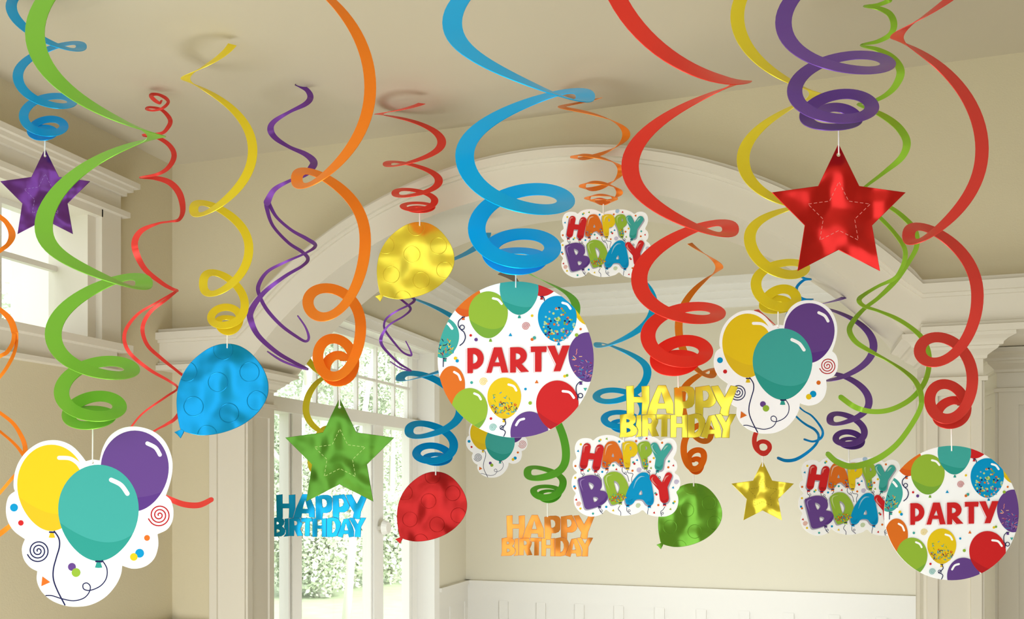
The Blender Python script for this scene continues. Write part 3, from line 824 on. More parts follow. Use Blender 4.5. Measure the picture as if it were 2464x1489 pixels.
BAL = smooth([(800, 97), (910, 106), (1020, 143), (1135, 218), (1240, 328), (1330, 460), (1384, 590), (1404, 710), (1394, 830), (1350, 945), (1270, 1062), (1160, 1170), (1030, 1260), (880, 1330), (720, 1380), (560, 1407), (420, 1410), (300, 1390), (190, 1355),
              (140, 1320), (122, 1255), (100, 1140), (86, 1000), (86, 880), (104, 740), (145, 600), (212, 470), (303, 352), (420, 247), (555, 158), (690, 109)], 4)
def balloon_mesh(m):
    a = Art((815, 160), 5.956, 2.4)
    a.sheet(BAL, [], m, 0.9)
    for cx, cy in ((753, 188), (237, 497), (680, 650), (1132, 505), (330, 997), (838, 1092), (1238, 918), (527, 1410)):
        n = 48; run = []
        pts = ell(cx, cy, 139, n=n)
        ok = [inside(p, BAL) for p in pts]
        st = next((i for i in range(n) if not ok[i]), 0)
        runs, cur = [], []
        for i in range(n + (1 if all(ok) else 0)):
            k = (st + i) % n
            if ok[k]:
                cur.append(pts[k])
            elif cur:
                runs.append(cur); cur = []
        if cur:
            runs.append(cur)
        for r in runs:
            vs, fs = [], []
            for i, p in enumerate(r):
                x, y = a.q(p); ox, oy = a.q((cx, cy)); d = Vector((x - ox, y - oy)).normalized()
                for k, (e, z) in enumerate(((-1.0, -0.05), (-0.35, 0.95), (0.35, 0.95), (1.0, -0.05))):
                    vs.append((x + d.x * e, y + d.y * e, z))
            for i in range(len(r) - 1):
                for k in range(3):
                    fs.append((4 * i + k, 4 * (i + 1) + k, 4 * (i + 1) + k + 1, 4 * i + k + 1)[::-1])
            a.put(vs, fs, m, True)
    return a.mesh('foil_body')
def knot_mesh(m):
    a = Art((815, 160), 5.956, 3.4)
    a.sheet([(196, 1345), (188, 1372), (143, 1455), (95, 1400), (52, 1366), (135, 1332), (158, 1322)], [], m, 0.8, z1=0.5)
    return a.mesh('knot')
STAR = [(0, 0), (50, 102), (162, 117.5), (81, 197), (100, 307), (0, 256), (-99, 307), (-81.5, 197), (-161, 117.5), (-49, 102)]
def star_mesh(m, line):
    a = Art((0, 27), 1.0, 2.2)
    a.sheet(STAR, [ell(0, 27, 4.6, n=14)], m, 0.9)
    ins = [(0.8 + x * 0.465, 92 + y * 0.458) for x, y in STAR]
    a.up()
    for i in range(10):
        p, q = Vector(ins[i]), Vector(ins[(i + 1) % 10])
        n = 4
        for k in range(n):
            u, v = p.lerp(q, (k + 0.1) / n), p.lerp(q, (k + 0.7) / n)
            a.stroke([tuple(u), tuple(v)], 1.3, line, up=False, sm=False, caps=False)
    return a.mesh('foil_star')

def hang(name, part, me, hx, hy, d, k, top, label, cat, group, extra=(), w=3.2, back=0.0):
    """a thing on its thread: hx, hy is the hole, top the height where the thread leaves the coil; me is drawn at scale 1 for distance d0"""
    loc = P(hx, hy, d)
    t = empty(name, loc, label, cat, group)
    t.rotation_euler = (math.pi / 2, 0, YAW)
    sc = k * d / F
    t.scale = (sc, sc, sc)
    for nm, m_ in [(part, me)] + list(extra):
        o = bpy.data.objects.new(nm, m_)
        link(o, t)
    tb = MB()
    h = (hy - top) / k
    tb.tube([(0, h, -0.6), (0, h * 0.5, -0.2), (0, 1.6 / k, 0.9 / k), (0, -0.6 / k, 0.9 / k)], w / 2 / k, 8)
    tb.build('thread', THREAD, t)
    return t
# ------------------------------------------------------------------ spiral streamers
TH = 0.0006
def ribbon_mesh(name, rails, origin):
    """rails: [(left edge, right edge)] points of the room; a thin strip with two faces and two edges"""
    m = len(rails)
    nrm = []
    for i in range(m):
        a, b = rails[max(i - 1, 0)], rails[min(i + 1, m - 1)]
        t = (b[0] + b[1] - a[0] - a[1])
        w = rails[i][1] - rails[i][0]
        n = t.cross(w)
        if n.length < 1e-12:
            n = nrm[-1] if nrm else Vector((0, 0, 1))
        n = n.normalized()
        if nrm and n.dot(nrm[-1]) < 0 and abs(n.dot(nrm[-1])) > 0.2:
            n = -n
        nrm.append(n)
    v, f = [], []
    def strip(fa, fb, flip):
        k = len(v)
        for i in range(m):
            v.append(fa(i) - origin); v.append(fb(i) - origin)
        for i in range(m - 1):
            q = (k + 2 * i, k + 2 * i + 1, k + 2 * i + 3, k + 2 * i + 2)
            f.append(q[::-1] if flip else q)
    L, R = (lambda i: rails[i][0]), (lambda i: rails[i][1])
    up, dn = (lambda g: lambda i: g(i) + nrm[i] * TH), (lambda g: lambda i: g(i) - nrm[i] * TH)
    strip(up(L), up(R), True); strip(dn(L), dn(R), False)
    strip(up(L), dn(L), False); strip(up(R), dn(R), True)
    me = bpy.data.meshes.new(name)
    me.from_pydata([tuple(p) for p in v], [], f)
    me.polygons.foreach_set('use_smooth', [True] * len(f))
    me.update()
    return me

def coil(flat, w, d, front='LR', t0=0.0, ext=False, d1=None, sk=1.3, n=26, lp=None):
    """flat: x, y, mid y, x, y, mid y, ... of the successive side turns as seen; returns the two edges in the room.
    The side the strip passes nearest (front) tells which way the spiral winds."""
    X = [(flat[i], flat[i + 1]) for i in range(0, len(flat), 3)]
    M = [flat[i] for i in range(2, len(flat), 3)]
    d1 = d if d1 is None else d1
    yc = HY - CEIL * F / d
    w = list(w)
    W = [w[0] + (w[1] - w[0]) * i / max(1, len(X) - 1) for i in range(len(X))]
    lp = dict(lp or {})
    if ext:
        while X[0][1] > yc - 40:
            dy = max(150, abs(X[1][1] - X[0][1]) * 1.02)
            nx = (X[1][0] + (X[1][0] - X[0][0]) * 0.05, X[0][1] - dy)
            goes_right = X[0][0] > nx[0]
            sg = 1 if (goes_right == (front == 'LR')) else -1
            M.insert(0, (nx[1] + X[0][1]) / 2 + sg * 0.2 * abs(nx[0] - X[0][0]))
            X.insert(0, nx); W.insert(0, W[0] * 1.02)
            lp = {k + 1: v for k, v in lp.items()}
    S = []                                                  # how steeply the strip falls at each side turn
    for k in range(len(X)):
        q = []
        if k > 0:
            q.append(X[k][1] - X[k - 1][1] - math.pi * (M[k - 1] - (X[k][1] + X[k - 1][1]) / 2))
        if k < len(X) - 1:
            q.append(X[k + 1][1] - X[k][1] + math.pi * (M[k] - (X[k][1] + X[k + 1][1]) / 2))
        S.append(lp.get(k, sum(q) / len(q)))
    rails = []
    y_lo, y_hi = X[0][1], X[-1][1]
    for k in range(len(X) - 1):
        (x0, y0), (x1, y1) = X[k], X[k + 1]
        b = M[k] - (y0 + y1) / 2
        sg = 1 if ((x1 > x0) == (front == 'LR')) else -1
        R = abs(x1 - x0) / 2
        for i in range(n + (1 if k == len(X) - 2 else 0)):
            t = i / n
            if k == 0 and t < t0:
                continue
            c = math.cos(math.pi * t); s_ = math.sin(math.pi * t)
            x = (x0 + x1) / 2 + (x0 - x1) / 2 * c
            h00, h10, h01, h11 = 2 * t ** 3 - 3 * t * t + 1, t ** 3 - 2 * t * t + t, 3 * t * t - 2 * t ** 3, t ** 3 - t * t
            y = h00 * y0 + h10 * S[k] + h01 * y1 + h11 * S[k + 1] + (b - (S[k] - S[k + 1]) / 8) * 16 * (t * (1 - t)) ** 2
            if ext and y < yc:
                continue
            ww = W[k] + (W[k + 1] - W[k]) * t
            cs = c if x0 > x1 else -c
            sl = min(0.9, sk * abs(b) / max(R, 1))
            dd = d + (d1 - d) * max(0, min(1, (y - y_lo) / max(1, y_hi - y_lo)))
            px1 = dd / F
            pts = []
            for e in (-0.5, 0.5):
                dep = dd - (sg * s_ * (R + e * ww) * 0.95) * px1
                pts.append(P(x + e * ww * cs, y + e * ww * sl * s_ * sg, dep))
            rails.append(tuple(pts))
    return rails

def trace(pts, d, front='LR', n=7, wk=1.0):
    """pts: (x, y, seen width) along the strip; depth follows from the side-to-side swing"""
    c = smooth(pts, n, False)
    e, q = Vector(c[-1][:2]), Vector(c[-2][:2])
    if c[-1][2] > 3:                                        # rounded tip
        t = (e - q).normalized(); w = c[-1][2]
        for k in range(1, 7):
            g = k / 6 * math.pi / 2
            v = e + t * (w / 2 * math.sin(g))
            c.append((v.x, v.y, w * max(0.08, math.cos(g))))
    m = len(c)
    ext = [0] + [i for i in range(1, m - 1) if (c[i][0] - c[i - 1][0]) * (c[i + 1][0] - c[i][0]) < 0] + [m - 1]
    dep = [0.0] * m
    for a, b in zip(ext[:-1], ext[1:]):
        xa, xb = c[a][0], c[b][0]
        h = abs(xb - xa) / 2
        if h < 1e-6:
            continue
        sg = 1 if ((xb > xa) == (front == 'LR')) else -1
        for i in range(a, b + 1):
            u = max(-1, min(1, (c[i][0] - (xa + xb) / 2) / h))
            dep[i] = sg * h * 0.9 * math.sqrt(1 - u * u)
    wmax = max(p[2] for p in pts)
    rails = []
    for i in range(m):
        a, b = c[max(i - 1, 0)], c[min(i + 1, m - 1)]
        t = Vector((b[0] - a[0], b[1] - a[1]))
        t = t.normalized() if t.length > 1e-6 else Vector((1, 0))
        nn = Vector((-t.y, t.x)) * (max(1.0, c[i][2]) * wk / 2)
        zz = math.sqrt(max(0, wmax ** 2 - c[i][2] ** 2)) * 0.4
        px1 = d / F
        rails.append((P(c[i][0] + nn.x, c[i][1] + nn.y, d - (dep[i] + zz / 2) * px1), P(c[i][0] - nn.x, c[i][1] - nn.y, d - (dep[i] - zz / 2) * px1)))
    return rails

SG = 'spiral streamers with something hanging from them'
SF = 'forked spiral streamers with nothing on them'
def streamer(rails, m, label):
    o = (rails[0][0] + rails[0][1]) / 2
    me = ribbon_mesh('spiral_streamer', rails, o)
    me.materials.append(m)
    ob = bpy.data.objects.new('spiral_streamer', me)
    ob.location = o
    link(ob)
    return tag(ob, label, 'streamer', SG)
def forked(parts, m, label):
    r0 = parts[0][1]
    o = (r0[0][0] + r0[0][1]) / 2
    t = empty('forked_streamer', o, label, 'streamer', SF)
    for nm, r in parts:
        me = ribbon_mesh(nm, r, o)
        me.materials.append(m)
        link(bpy.data.objects.new(nm, me), t)
    return t

RB = {k: ribbon_mat(k, c) for k, c in dict(
    blue=(0, 186, 255), sky=(0, 170, 238), deep=(20, 148, 225), green=(132, 200, 66), grass=(112, 200, 66), lime=(152, 202, 62),
    red=(252, 66, 52), rose=(238, 76, 68), orange=(255, 140, 42), yellow=(255, 232, 56), gold=(255, 238, 62), purple=(122, 82, 175),
    plum=(124, 72, 165), grey=(160, 150, 138)).items()}

# blue, over the purple star
streamer(coil([220, -50, -40, 27, 15, 98, 196, 112, 117, 43, 183, 248, 174, 246, 233, 57, 279, 319, 154, 304, 287, 75, 315, 331, 130, 318, 306, 90, 312], (28, 19), 2.1, 'LR', ext=True, lp={2: -85}), RB['sky'],
         'blue spiral streamer holding the purple foil star')
# green, over the three-balloon card
streamer(coil([84, 80, 260, 377, 329, 382, 105, 545, 656, 347, 682, 690, 128, 804, 894, 318, 890, 872, 148, 944, 1000, 288, 979, 954, 165, 1000, 1023, 265, 1000, 983, 190, 990], (47, 30), 1.5, 'LR', ext=True, lp={3: -153}), RB['green'],
         'long green spiral streamer above the biggest three-balloon card')
# yellow, over the blue balloon
streamer(coil([570, 75, 150, 446, 189, 237, 608, 362, 485, 466, 504, 505, 599, 598, 692, 489, 683, 664, 589, 733, 781, 508, 765, 739, 577, 765, 798, 525, 775, 764, 570, 775], (24, 17), 2.40, 'RL', t0=0.17, lp={3: -144, 5: -187}), RB['yellow'],
         'yellow spiral streamer holding the blue foil balloon')
# orange, over the green star
streamer(coil([710, -80, 5, 891, 210, 402, 714, 431, 437, 879, 579, 750, 741, 727, 696, 868, 787, 902, 765, 858, 815, 852, 872, 918, 783, 890, 856, 830, 868], (29, 24), 1.84, 'RL', ext=True, lp={2: -187}), RB['orange'],
         'broad orange spiral streamer holding the green foil star')
# red, over the yellow balloon
streamer(coil([1030, 235, 262, 911, 275, 290, 1063, 342, 387, 931, 395, 397, 1056, 435, 467, 951, 465, 458, 1046, 483, 504, 970, 496, 488, 1040, 498, 509, 985, 502, 497, 1020, 500], (23, 14), 2.745, 'RL', t0=0.2, d1=2.68, lp={3: -55, 5: -58}), RB['red'],
         'red spiral streamer holding the yellow foil balloon')
# blue, over the big PARTY disc
streamer(coil([1440, -190, -110, 1088, 55, 190, 1409, 233, 250, 1118, 375, 493, 1362, 484, 459, 1147, 550, 628, 1330, 597, 563, 1178, 605, 647, 1300, 622, 603, 1205, 612], (49, 37), 1.5, 'LR', ext=True, lp={2: -162}), RB['blue'],
         'broad blue spiral streamer holding the larger round PARTY card')
# orange, over the small BDAY card
streamer(coil([1482, 215, 243, 1352, 257, 275, 1507, 323, 371, 1381, 378, 378, 1495, 410, 450, 1401, 448, 440, 1491, 463, 485, 1413, 477, 469, 1480, 478, 490, 1425, 482, 478, 1465, 483], (21, 13), 2.69, 'RL' if False else 'LR', t0=0.15, d1=2.56, lp={3: -52, 5: -52}), RB['orange'],
         'thin orange spiral streamer holding the smallest HAPPY BDAY card')
# red, over the yellow HAPPY BIRTHDAY
streamer(coil([1450, -140, 140, 1788, 195, 254, 1516, 400, 529, 1758, 552, 560, 1538, 671, 761, 1728, 754, 741, 1559, 808, 869, 1699, 846, 820, 1580, 866, 892, 1670, 866, 850, 1600, 862], (45, 30), 1.6, 'LR', ext=True, lp={3: -153}), RB['red'],
         'broad red spiral streamer above the yellow HAPPY BIRTHDAY lettering')
# yellow, over the smaller three-balloon card
streamer(coil([1774, 40, 177, 1963, 226, 275, 1788, 383, 475, 1930, 497, 512, 1804, 573, 654, 1936, 645, 634, 1819, 683, 736, 1916, 719, 696, 1838, 735, 748, 1900, 735, 718, 1850, 728], (33, 21), 2.02, 'LR', ext=True), RB['gold'],
         'yellow spiral streamer above the three-balloon card beside the red star')
# purple, over the red star
streamer(coil([2190, -110, -90, 1885, 54, 160, 2137, 154, 137, 1912, 219, 284, 2098, 258, 227, 1940, 280, 306, 2060, 288, 259, 1980, 272], (41, 31), 1.5, 'LR', ext=True), RB['purple'],
         'broad purple spiral streamer holding the red foil star')
# red, over the smaller PARTY disc
streamer(coil([2370, -140, 12, 2158, 90, 160, 2363, 358, 535, 2186, 567, 569, 2352, 712, 860, 2213, 844, 815, 2340, 912, 1006, 2237, 962, 925, 2325, 982, 1020, 2255, 1000, 965, 2315, 975], (34, 23), 1.74, 'RL', ext=True, lp={3: -187}), RB['rose'],
         'red spiral streamer holding the smaller round PARTY card')
# blue, over the red balloon
streamer(coil([1170, 560, 640, 925, 690, 735, 1150, 835, 894, 963, 911, 908, 1108, 985, 1042, 984, 1037, 1023, 1092, 1071, 1108, 1002, 1091, 1072, 1080, 1097, 1114, 1025, 1103, 1093, 1065, 1098], (24, 19), 3.0, 'RL', lp={3: -85, 5: -110}), RB['sky'],
         'blue spiral streamer holding the red foil balloon')
# green, over the orange HAPPY BIRTHDAY
streamer(coil([1215, 600, 672, 1386, 742, 860, 1240, 920, 960, 1362, 1092, 1146, 1269, 1137, 1129, 1355, 1161, 1196, 1284, 1181, 1170, 1345, 1183, 1203, 1300, 1190, 1181, 1335, 1185], (22, 14), 2.8, 'RL', lp={4: -102}), RB['grass'],
         'green spiral streamer above the orange HAPPY BIRTHDAY lettering')
# blue, over the middle BDAY card
streamer(coil([1430, 640, 650, 1573, 735, 812, 1438, 829, 843, 1558, 896, 960, 1435, 954, 940, 1548, 985, 1025, 1454, 1008, 992, 1535, 1016, 1036, 1475, 1022, 1012, 1515, 1018], (21, 16), 2.6, 'RL', lp={2: -65}), RB['blue'],
         'blue spiral streamer above the HAPPY BDAY card next to the green balloon')
# orange, over the green balloon
streamer(coil([1640, 553, 604, 1731, 643, 687, 1633, 787, 886, 1717, 895, 905, 1641, 960, 1053, 1710, 1043, 1025, 1645, 1080, 1128, 1694, 1098, 1083, 1657, 1105, 1135, 1688, 1117, 1104, 1665, 1112], (20, 13), 3.05, 'LR', t0=0.3, lp={3: -88}), RB['orange'],
         'long thin orange spiral streamer holding the green foil balloon')
# red, over the yellow star
streamer(coil([1815, 735, 775, 1900, 830, 850, 1795, 920, 1020, 1868, 1026, 1018, 1815, 1060, 1089, 1852, 1076, 1062, 1822, 1074, 1092, 1848, 1082], (13, 10), 2.62, 'LR', t0=0.12), RB['rose'],
         'small red spiral streamer holding the yellow foil star')
# purple, over the right-hand BDAY card
streamer(coil([2042, 705, 725, 1962, 735, 758, 2102, 832, 900, 1982, 907, 908, 2091, 966, 1012, 1997, 1009, 1000, 2080, 1040, 1068, 2011, 1055, 1039, 2074, 1062, 1076, 2025, 1064, 1055, 2062, 1062], (20, 14), 2.77, 'RL', t0=0.2, d1=2.7, lp={3: -68, 5: -94}), RB['purple'],
         'purple spiral streamer above the HAPPY BDAY card beside the smaller PARTY card')
# yellow, over the blue HAPPY BIRTHDAY
streamer(coil([800, 735, 775, 728, 825, 890, 797, 906, 918, 736, 983, 1035, 800, 1045, 1035, 747, 1110, 1136, 795, 1122, 1105, 768, 1125], (19, 12), 3.6, 'LR'), RB['gold'],
         'yellow spiral streamer behind the green star, above the blue HAPPY BIRTHDAY')
# grey, over the third balloon card
streamer(coil([1195, 655, 668, 1275, 740, 800, 1160, 850, 880, 1240, 960, 1000, 1170, 1010], (20, 15), 3.3, 'LR', t0=0.2), RB['grey'],
         'short grey ribbon end between the broad blue streamer and the larger PARTY card')

# red forked streamer at the left
stem = [(391, 242, 3), (388, 243, 4), (384, 248, 6), (371, 240, 9), (363, 229, 9), (379, 227, 6), (397, 235, 8), (405, 245, 8), (397, 256, 7), (384, 263, 5), (366, 266, 4), (352, 262, 6), (360, 258, 5), (384, 262, 6), (400, 274, 9), (410, 291, 11),
        (403, 308, 10), (387, 321, 7), (343, 325, 5), (379, 331, 8), (408, 350, 11), (419, 375, 13), (406, 402, 11), (379, 419, 7), (336, 427, 4), (371, 428, 9), (408, 439, 14), (432, 466, 16), (440, 504, 13), (431, 528, 8), (408, 533, 4), (379, 538, 5), (338, 557, 13),
        (324, 592, 16), (346, 644, 13), (387, 679, 10), (412, 694, 8), (426, 699, 7)]
sa = [(426, 699, 6), (412, 707, 4), (375, 729, 5), (329, 758, 7), (300, 802, 9), (310, 846, 9), (358, 888, 8), (408, 917, 6), (427, 934, 5), (400, 954, 5), (346, 992, 4), (317, 1025, 4), (285, 1070, 5)]
sb = [(426, 699, 6), (400, 721, 6), (362, 750, 9), (343, 788, 10), (354, 829, 9), (388, 862, 8), (433, 898, 6), (466, 930, 9), (427, 1000, 9), (400, 1021, 6), (371, 1037, 4), (300, 1085, 9), (312, 1140, 12), (365, 1183, 13), (405, 1199, 13), (442, 1213, 14), (479, 1215, 14), (508, 1202, 12)]
forked([('ribbon_stem', trace(stem, 2.66, 'RL')), ('ribbon_strand', trace(sa, 2.66, 'RL')), ('ribbon_strand', trace(sb, 2.66, 'RL'))], RB['rose'], 'red forked streamer hanging between the long green streamer and the yellow one')
# purple forked streamer
stem = [(711, 202, 7), (722, 207, 8), (739, 217, 11), (747, 234, 15), (735, 250, 12), (697, 269, 7), (660, 292, 12), (651, 312, 16), (664, 333, 12), (697, 354, 8), (735, 371, 12), (755, 390, 18), (747, 407, 16), (732, 422, 9), (697, 435, 7), (660, 456, 12), (643, 486, 17)]
sa = [(645, 483, 10), (652, 500, 9), (668, 525, 7), (702, 554, 7), (739, 575, 9), (759, 591, 9), (735, 609, 5), (685, 631, 6), (643, 654, 8), (622, 687, 10), (625, 712, 9), (643, 746, 9), (677, 783, 8), (714, 810, 7), (735, 821, 6), (743, 812, 6), (735, 787, 4), (716, 759, 3)]
sb = [(641, 483, 10), (642, 500, 10), (656, 542, 7), (693, 583, 7), (727, 606, 8), (741, 623, 9), (727, 640, 7), (685, 665, 8), (635, 704, 11), (605, 746, 15), (604, 772, 15), (622, 808, 12), (664, 846, 10), (706, 871, 8), (741, 888, 5), (718, 883, 4), (677, 867, 5), (643, 845, 3)]
forked([('ribbon_stem', trace(stem, 2.64, 'RL')), ('ribbon_strand', trace(sa, 2.64, 'RL')), ('ribbon_strand', trace(sb, 2.64, 'RL'))], RB['plum'], 'purple forked streamer hanging behind the broad orange streamer')
# small purple forked streamer
sa = [(965, 640, 7), (935, 665, 7), (930, 690, 6), (953, 711, 5), (972, 726, 5), (988, 743, 6), (972, 760, 4), (943, 777, 4), (928, 791, 5), (917, 813, 8), (919, 830, 7), (935, 850, 6), (963, 876, 5), (990, 892, 3), (963, 885, 3), (938, 869, 2)]
sb = [(965, 640, 7), (940, 668, 7), (950, 690, 6), (987, 712, 6), (997, 722, 7), (985, 733, 5), (955, 748, 4), (931, 765, 5), (924, 782, 5), (929, 798, 5), (946, 821, 5), (969, 847, 4), (989, 855, 5), (987, 842, 3), (976, 820, 2)]
forked([('ribbon_strand', trace(sa, 2.82, 'RL')), ('ribbon_strand', trace(sb, 2.82, 'RL'))], RB['plum'], 'small thin purple forked streamer below the yellow foil balloon')
# green forked streamer at the right
stem = [(2165, -120, 10), (2085, -85, 9), (2150, -40, 12), (2143, -3, 9), (2136, 3, 10), (2111, 12, 8), (2079, 15, 5), (2111, 19, 9), (2140, 33, 14), (2151, 58, 16), (2142, 83, 12), (2111, 100, 9), (2071, 109, 4), (2111, 119, 10), (2148, 140, 16), (2167, 171, 20), (2156, 204, 16), (2131, 229, 11),
        (2094, 246, 7), (2063, 251, 4), (2094, 263, 9), (2136, 285, 15), (2167, 312, 18), (2182, 344, 19), (2169, 379, 15), (2127, 415, 9), (2086, 446, 6), (2062, 466, 5)]
sa = [(2062, 466, 5), (2100, 480, 7), (2144, 500, 9), (2177, 525, 11), (2202, 554, 12), (2206, 590, 12), (2190, 625, 10), (2155, 675, 12), (2114, 716, 9), (2079, 743, 9), (2052, 774, 12), (2044, 796, 13), (2059, 822, 12), (2093, 844, 9), (2134, 866, 5), (2175, 892, 8), (2203, 918, 12), (2216, 949, 13), (2215, 980, 12),
      (2192, 1024, 12), (2155, 1072, 13), (2107, 1106, 15), (2052, 1122, 15), (2014, 1111, 14), (1993, 1093, 13)]
sb = [(2062, 466, 5), (2080, 490, 8), (2119, 525, 9), (2152, 560, 9), (2176, 596, 11), (2177, 625, 11), (2166, 652, 9), (2151, 671, 9), (2114, 688, 7), (2079, 709, 9), (2067, 722, 12), (2079, 736, 8), (2114, 748, 6), (2155, 765, 9), (2192, 788, 10), (2220, 815, 12), (2234, 849, 13), (2234, 890, 12), (2220, 928, 12),
      (2189, 962, 12), (2144, 985, 12), (2100, 990, 12), (2059, 980, 13), (2024, 956, 13)]
forked([('ribbon_stem', trace(stem, 1.9, 'LR')), ('ribbon_strand', trace(sa, 1.9, 'LR')), ('ribbon_strand', trace(sb, 1.9, 'LR'))], RB['lime'], 'light green forked streamer sweeping in front of the right-hand HAPPY BDAY card')
# orange forked streamer at the left edge
stem = [(-40, -170, 12), (-110, -120, 10), (-40, -60, 14), (-120, 10, 10), (-35, 90, 14), (-120, 180, 10), (-35, 260, 14), (-115, 360, 10), (-35, 430, 12), (-70, 480, 8), (0, 522, 11), (20, 542, 13), (29, 565, 17), (20, 587, 12), (0, 603, 10), (-50, 640, 8), (-70, 680, 12), (-40, 720, 9), (0, 745, 11), (25, 770, 15), (36, 801, 16)]
sa = [(34, 800, 10), (31, 824, 10), (17, 847, 10), (0, 857, 9), (-50, 890, 8), (-65, 930, 9), (-40, 965, 7), (0, 993, 8), (34, 1021, 9), (57, 1062, 11), (60, 1092, 11), (48, 1130, 9), (28, 1152, 8), (0, 1185, 8), (-30, 1215, 10)]
sb = [(39, 800, 10), (39, 830, 8), (28, 863, 9), (0, 906, 8), (-55, 960, 8), (-60, 990, 9), (0, 1038, 6), (34, 1067, 7), (54, 1092, 8), (75, 1130, 8), (78, 1190, 8), (55, 1240, 9), (28, 1262, 11), (0, 1284, 12), (-25, 1300, 11)]
forked([('ribbon_stem', trace(stem, 1.9, 'RL')), ('ribbon_strand', trace(sa, 1.9, 'RL')), ('ribbon_strand', trace(sb, 1.9, 'RL'))], RB['orange'], 'orange forked streamer half cut off by the left edge of the photo')
# small blue forked streamer
stem = [(1927, 665, 5), (1937, 670, 5), (1952, 672, 4), (1934, 674, 6), (1917, 692, 7), (1922, 712, 6), (1939, 720, 4), (1957, 720, 3), (1928, 723, 5), (1900, 745, 6), (1893, 775, 7), (1915, 810, 6), (1935, 840, 6), (1925, 860, 5)]
sa = [(1925, 860, 5), (1890, 890, 5), (1885, 930, 5), (1925, 981, 3), (1953, 1000, 4), (1973, 1024, 5), (1980, 1041, 6), (1974, 1055, 6), (1956, 1062, 5), (1936, 1057, 5)]
sb = [(1925, 860, 5), (1870, 900, 5), (1865, 950, 5), (1917, 1003, 4), (1939, 1021, 5), (1961, 1034, 6), (1970, 1050, 6), (1963, 1069, 6), (1942, 1089, 7), (1915, 1105, 8), (1891, 1108, 8), (1873, 1102, 7)]
forked([('ribbon_stem', trace(stem, 2.76, 'LR')), ('ribbon_strand', trace(sa, 2.76, 'LR')), ('ribbon_strand', trace(sb, 2.76, 'LR'))], RB['deep'], 'thin blue forked streamer behind the three-balloon card beside the red star')

# ------------------------------------------------------------------ what hangs from them
FO = {k: foil_mat(k, c) for k, c in dict(red=(206, 34, 28), green=(116, 178, 56), purple=(98, 48, 124), yellow=(240, 219, 68), blue=(0, 142, 198), orange=(243, 150, 60), leaf=(84, 137, 40), crimson=(178, 27, 25), azure=(20, 180, 240)).items()}
FD = {k: mat('foil_edge_' + k, c, 0.4, 0.3) for k, c in dict(yellow=(150, 132, 40), blue=(40, 120, 165), orange=(190, 105, 50)).items()}
G1_, G2_, G3_ = 'foil stars on threads', 'foil balloons on threads', 'foil HAPPY BIRTHDAY letterings on threads'
for c, hx, hy, d, k, top, lab, ln in (('purple', 108, 375, 2.08, 0.672, 333, 'purple foil star with a stitched inner star, hanging by the small window', 'lav'),
                                      ('green', 817, 979, 1.84, 0.813, 926, 'green foil star hanging in front of the big window', 'pale'),
                                      ('red', 2018, 372, 1.5, 1.0, 312, 'large red foil star, the biggest of the foil stars', 'pink'),
                                      ('yellow', 1835, 1121, 2.62, 0.467, 1088, 'small yellow foil star hanging below the three-balloon card', 'olive')):
    hang('foil_star', 'star_cutout', star_mesh(FO['leaf' if c == 'green' else c], ln), hx, hy, d, k, top, lab, 'star', G1_)
for c, hx, hy, d, k, top, lab in (('blue', 547, 837, 2.4, 1.0, 796, 'blue foil balloon cutout with embossed circles'),
                                  ('yellow', 1010, 542.5, 2.7, 0.843, 508, 'yellow foil balloon cutout with embossed circles'),
                                  ('red', 1048.5, 1142.5, 3.0, 0.763, 1116, 'red foil balloon cutout with embossed circles'),
                                  ('green', 1669, 1169.5, 3.05, 0.697, 1136, 'green foil balloon cutout half behind a HAPPY BDAY card')):
    t = hang('foil_balloon', 'foil_body', balloon_mesh(FO['crimson' if c == 'red' else c]), hx, hy, d, k, top, lab, 'balloon', G2_, [('knot', knot_mesh(FO['crimson' if c == 'red' else c]))])
for c, hx, hy, d, k, top, lab in (('yellow', 1632, 932, 1.6, 1.0, 896, 'yellow foil lettering reading HAPPY BIRTHDAY'),
                                  ('blue', 767, 1193, 3.6, 0.818, 1130, 'blue foil lettering reading HAPPY BIRTHDAY, below the green star'),
                                  ('orange', 1317.5, 1243, 2.8, 0.788, 1205, 'orange foil lettering reading HAPPY BIRTHDAY')):
    hang('foil_lettering', 'lettering', sign_mesh(FO['azure' if c == 'blue' else c], FD[c]), hx, hy, d, k, top, lab, 'lettering', G3_)
pm, tm, bm_ = party_mesh(), trio_mesh(), bday_mesh()
for hx, hy, d, k, top, lab in ((1241.2, 691.4, 1.5, 1.0, 655, 'larger round white PARTY card ringed with printed balloons, in the middle'),
                               (2289.5, 1084.5, 1.74, 0.861, 1030, 'smaller round white PARTY card ringed with printed balloons, at the right')):
    hang('party_card', 'card', pm, hx, hy, d, k, top, lab, 'card', 'round PARTY cards')
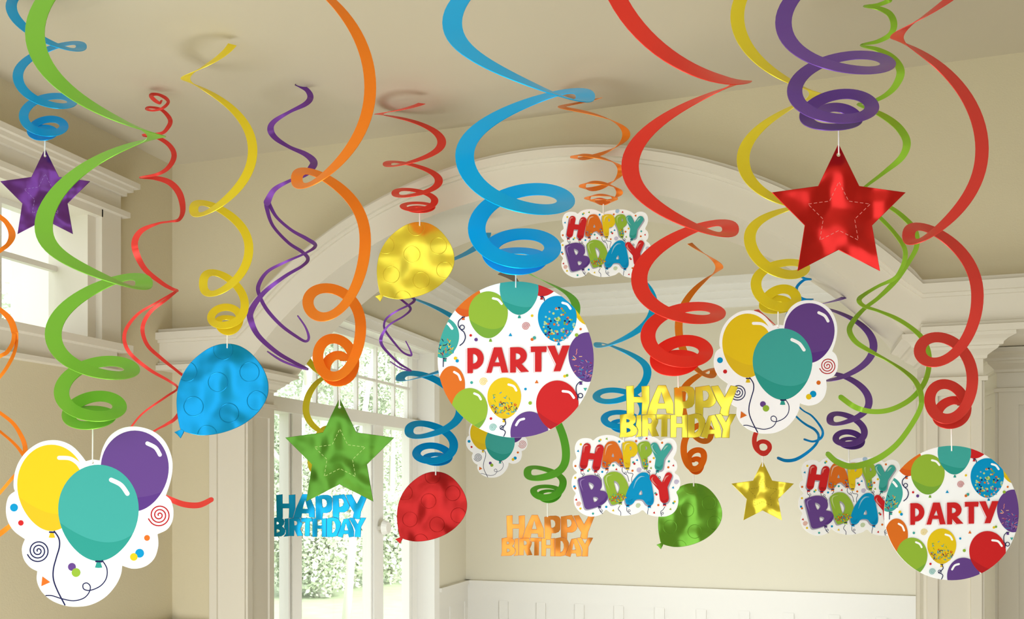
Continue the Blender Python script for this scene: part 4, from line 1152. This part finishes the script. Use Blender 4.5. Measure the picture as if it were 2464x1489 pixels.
for hx, hy, d, k, top, lab in ((223, 1113, 1.5, 1.0, 1028, 'biggest white die-cut card with three printed balloons, at the lower left'),
                               (1872.5, 786.5, 1.95, 0.741, 750, 'white die-cut card with three printed balloons below the yellow streamer'),
                               (1198, 1022, 3.45, 0.367, 1008, 'smallest three-balloon card peeking out below the larger PARTY card')):
    hang('balloon_card', 'card', tm, hx, hy, d, k, top, lab, 'card', 'three-balloon cards')
for hx, hy, d, k, top, lab in ((1452, 518, 2.57, 0.84, 491, 'smallest white HAPPY BDAY card, under the thin orange streamer'),
                               (1501, 1064, 2.3, 1.0, 1034, 'largest white HAPPY BDAY card, overlapping the green balloon'),
                               (2042.5, 1116, 2.72, 0.966, 1076, 'white HAPPY BDAY card partly covered by the smaller PARTY card')):
    hang('birthday_card', 'card', bm_, hx, hy, d, k, top, lab, 'card', 'HAPPY BDAY cards')
# ------------------------------------------------------------------ light
w = bpy.data.worlds.new('sky'); SC.world = w; w.use_nodes = True
w.node_tree.nodes['Background'].inputs[0].default_value = (0.91, 0.965, 1.02, 1)
w.node_tree.nodes['Background'].inputs[1].default_value = 1.5
def area(name, loc, rot, sx, sy, e, col=(0.93, 0.97, 1.0)):
    l = bpy.data.lights.new(name, 'AREA'); l.shape = 'RECTANGLE'; l.size = sx; l.size_y = sy; l.energy = e; l.color = col
    o = bpy.data.objects.new(name, l); o.location = loc; o.rotation_euler = rot; COL.objects.link(o)
    return o
s = bpy.data.lights.new('sun', 'SUN'); s.energy = 4.2; s.angle = 0.4; s.color = (1, 0.97, 0.9)
so = bpy.data.objects.new('sun', s); COL.objects.link(so)
so.rotation_euler = Vector((-0.8, 0.25, -0.75)).to_track_quat('-Z', 'Y').to_euler()
area('far_wall_fill', (-0.3, 4.3, 0.8), (math.radians(75), 0, 0), 2.6, 1.2, 72, (0.88, 0.96, 1.05))  # added fill light, out of view, brightens the far wall
area('ceiling_fill', (-1.0, 0.9, 0.06), (math.pi, 0, 0), 1.8, 1.6, 32)  # unseen fill added at floor level, aimed up to brighten the left ceiling
vs = SC.view_settings
vs.view_transform = 'Standard'; vs.look = 'None'; vs.exposure = 0.58; vs.gamma = 1.0; vs.use_curve_mapping = False
SC.cycles.max_bounces = 8
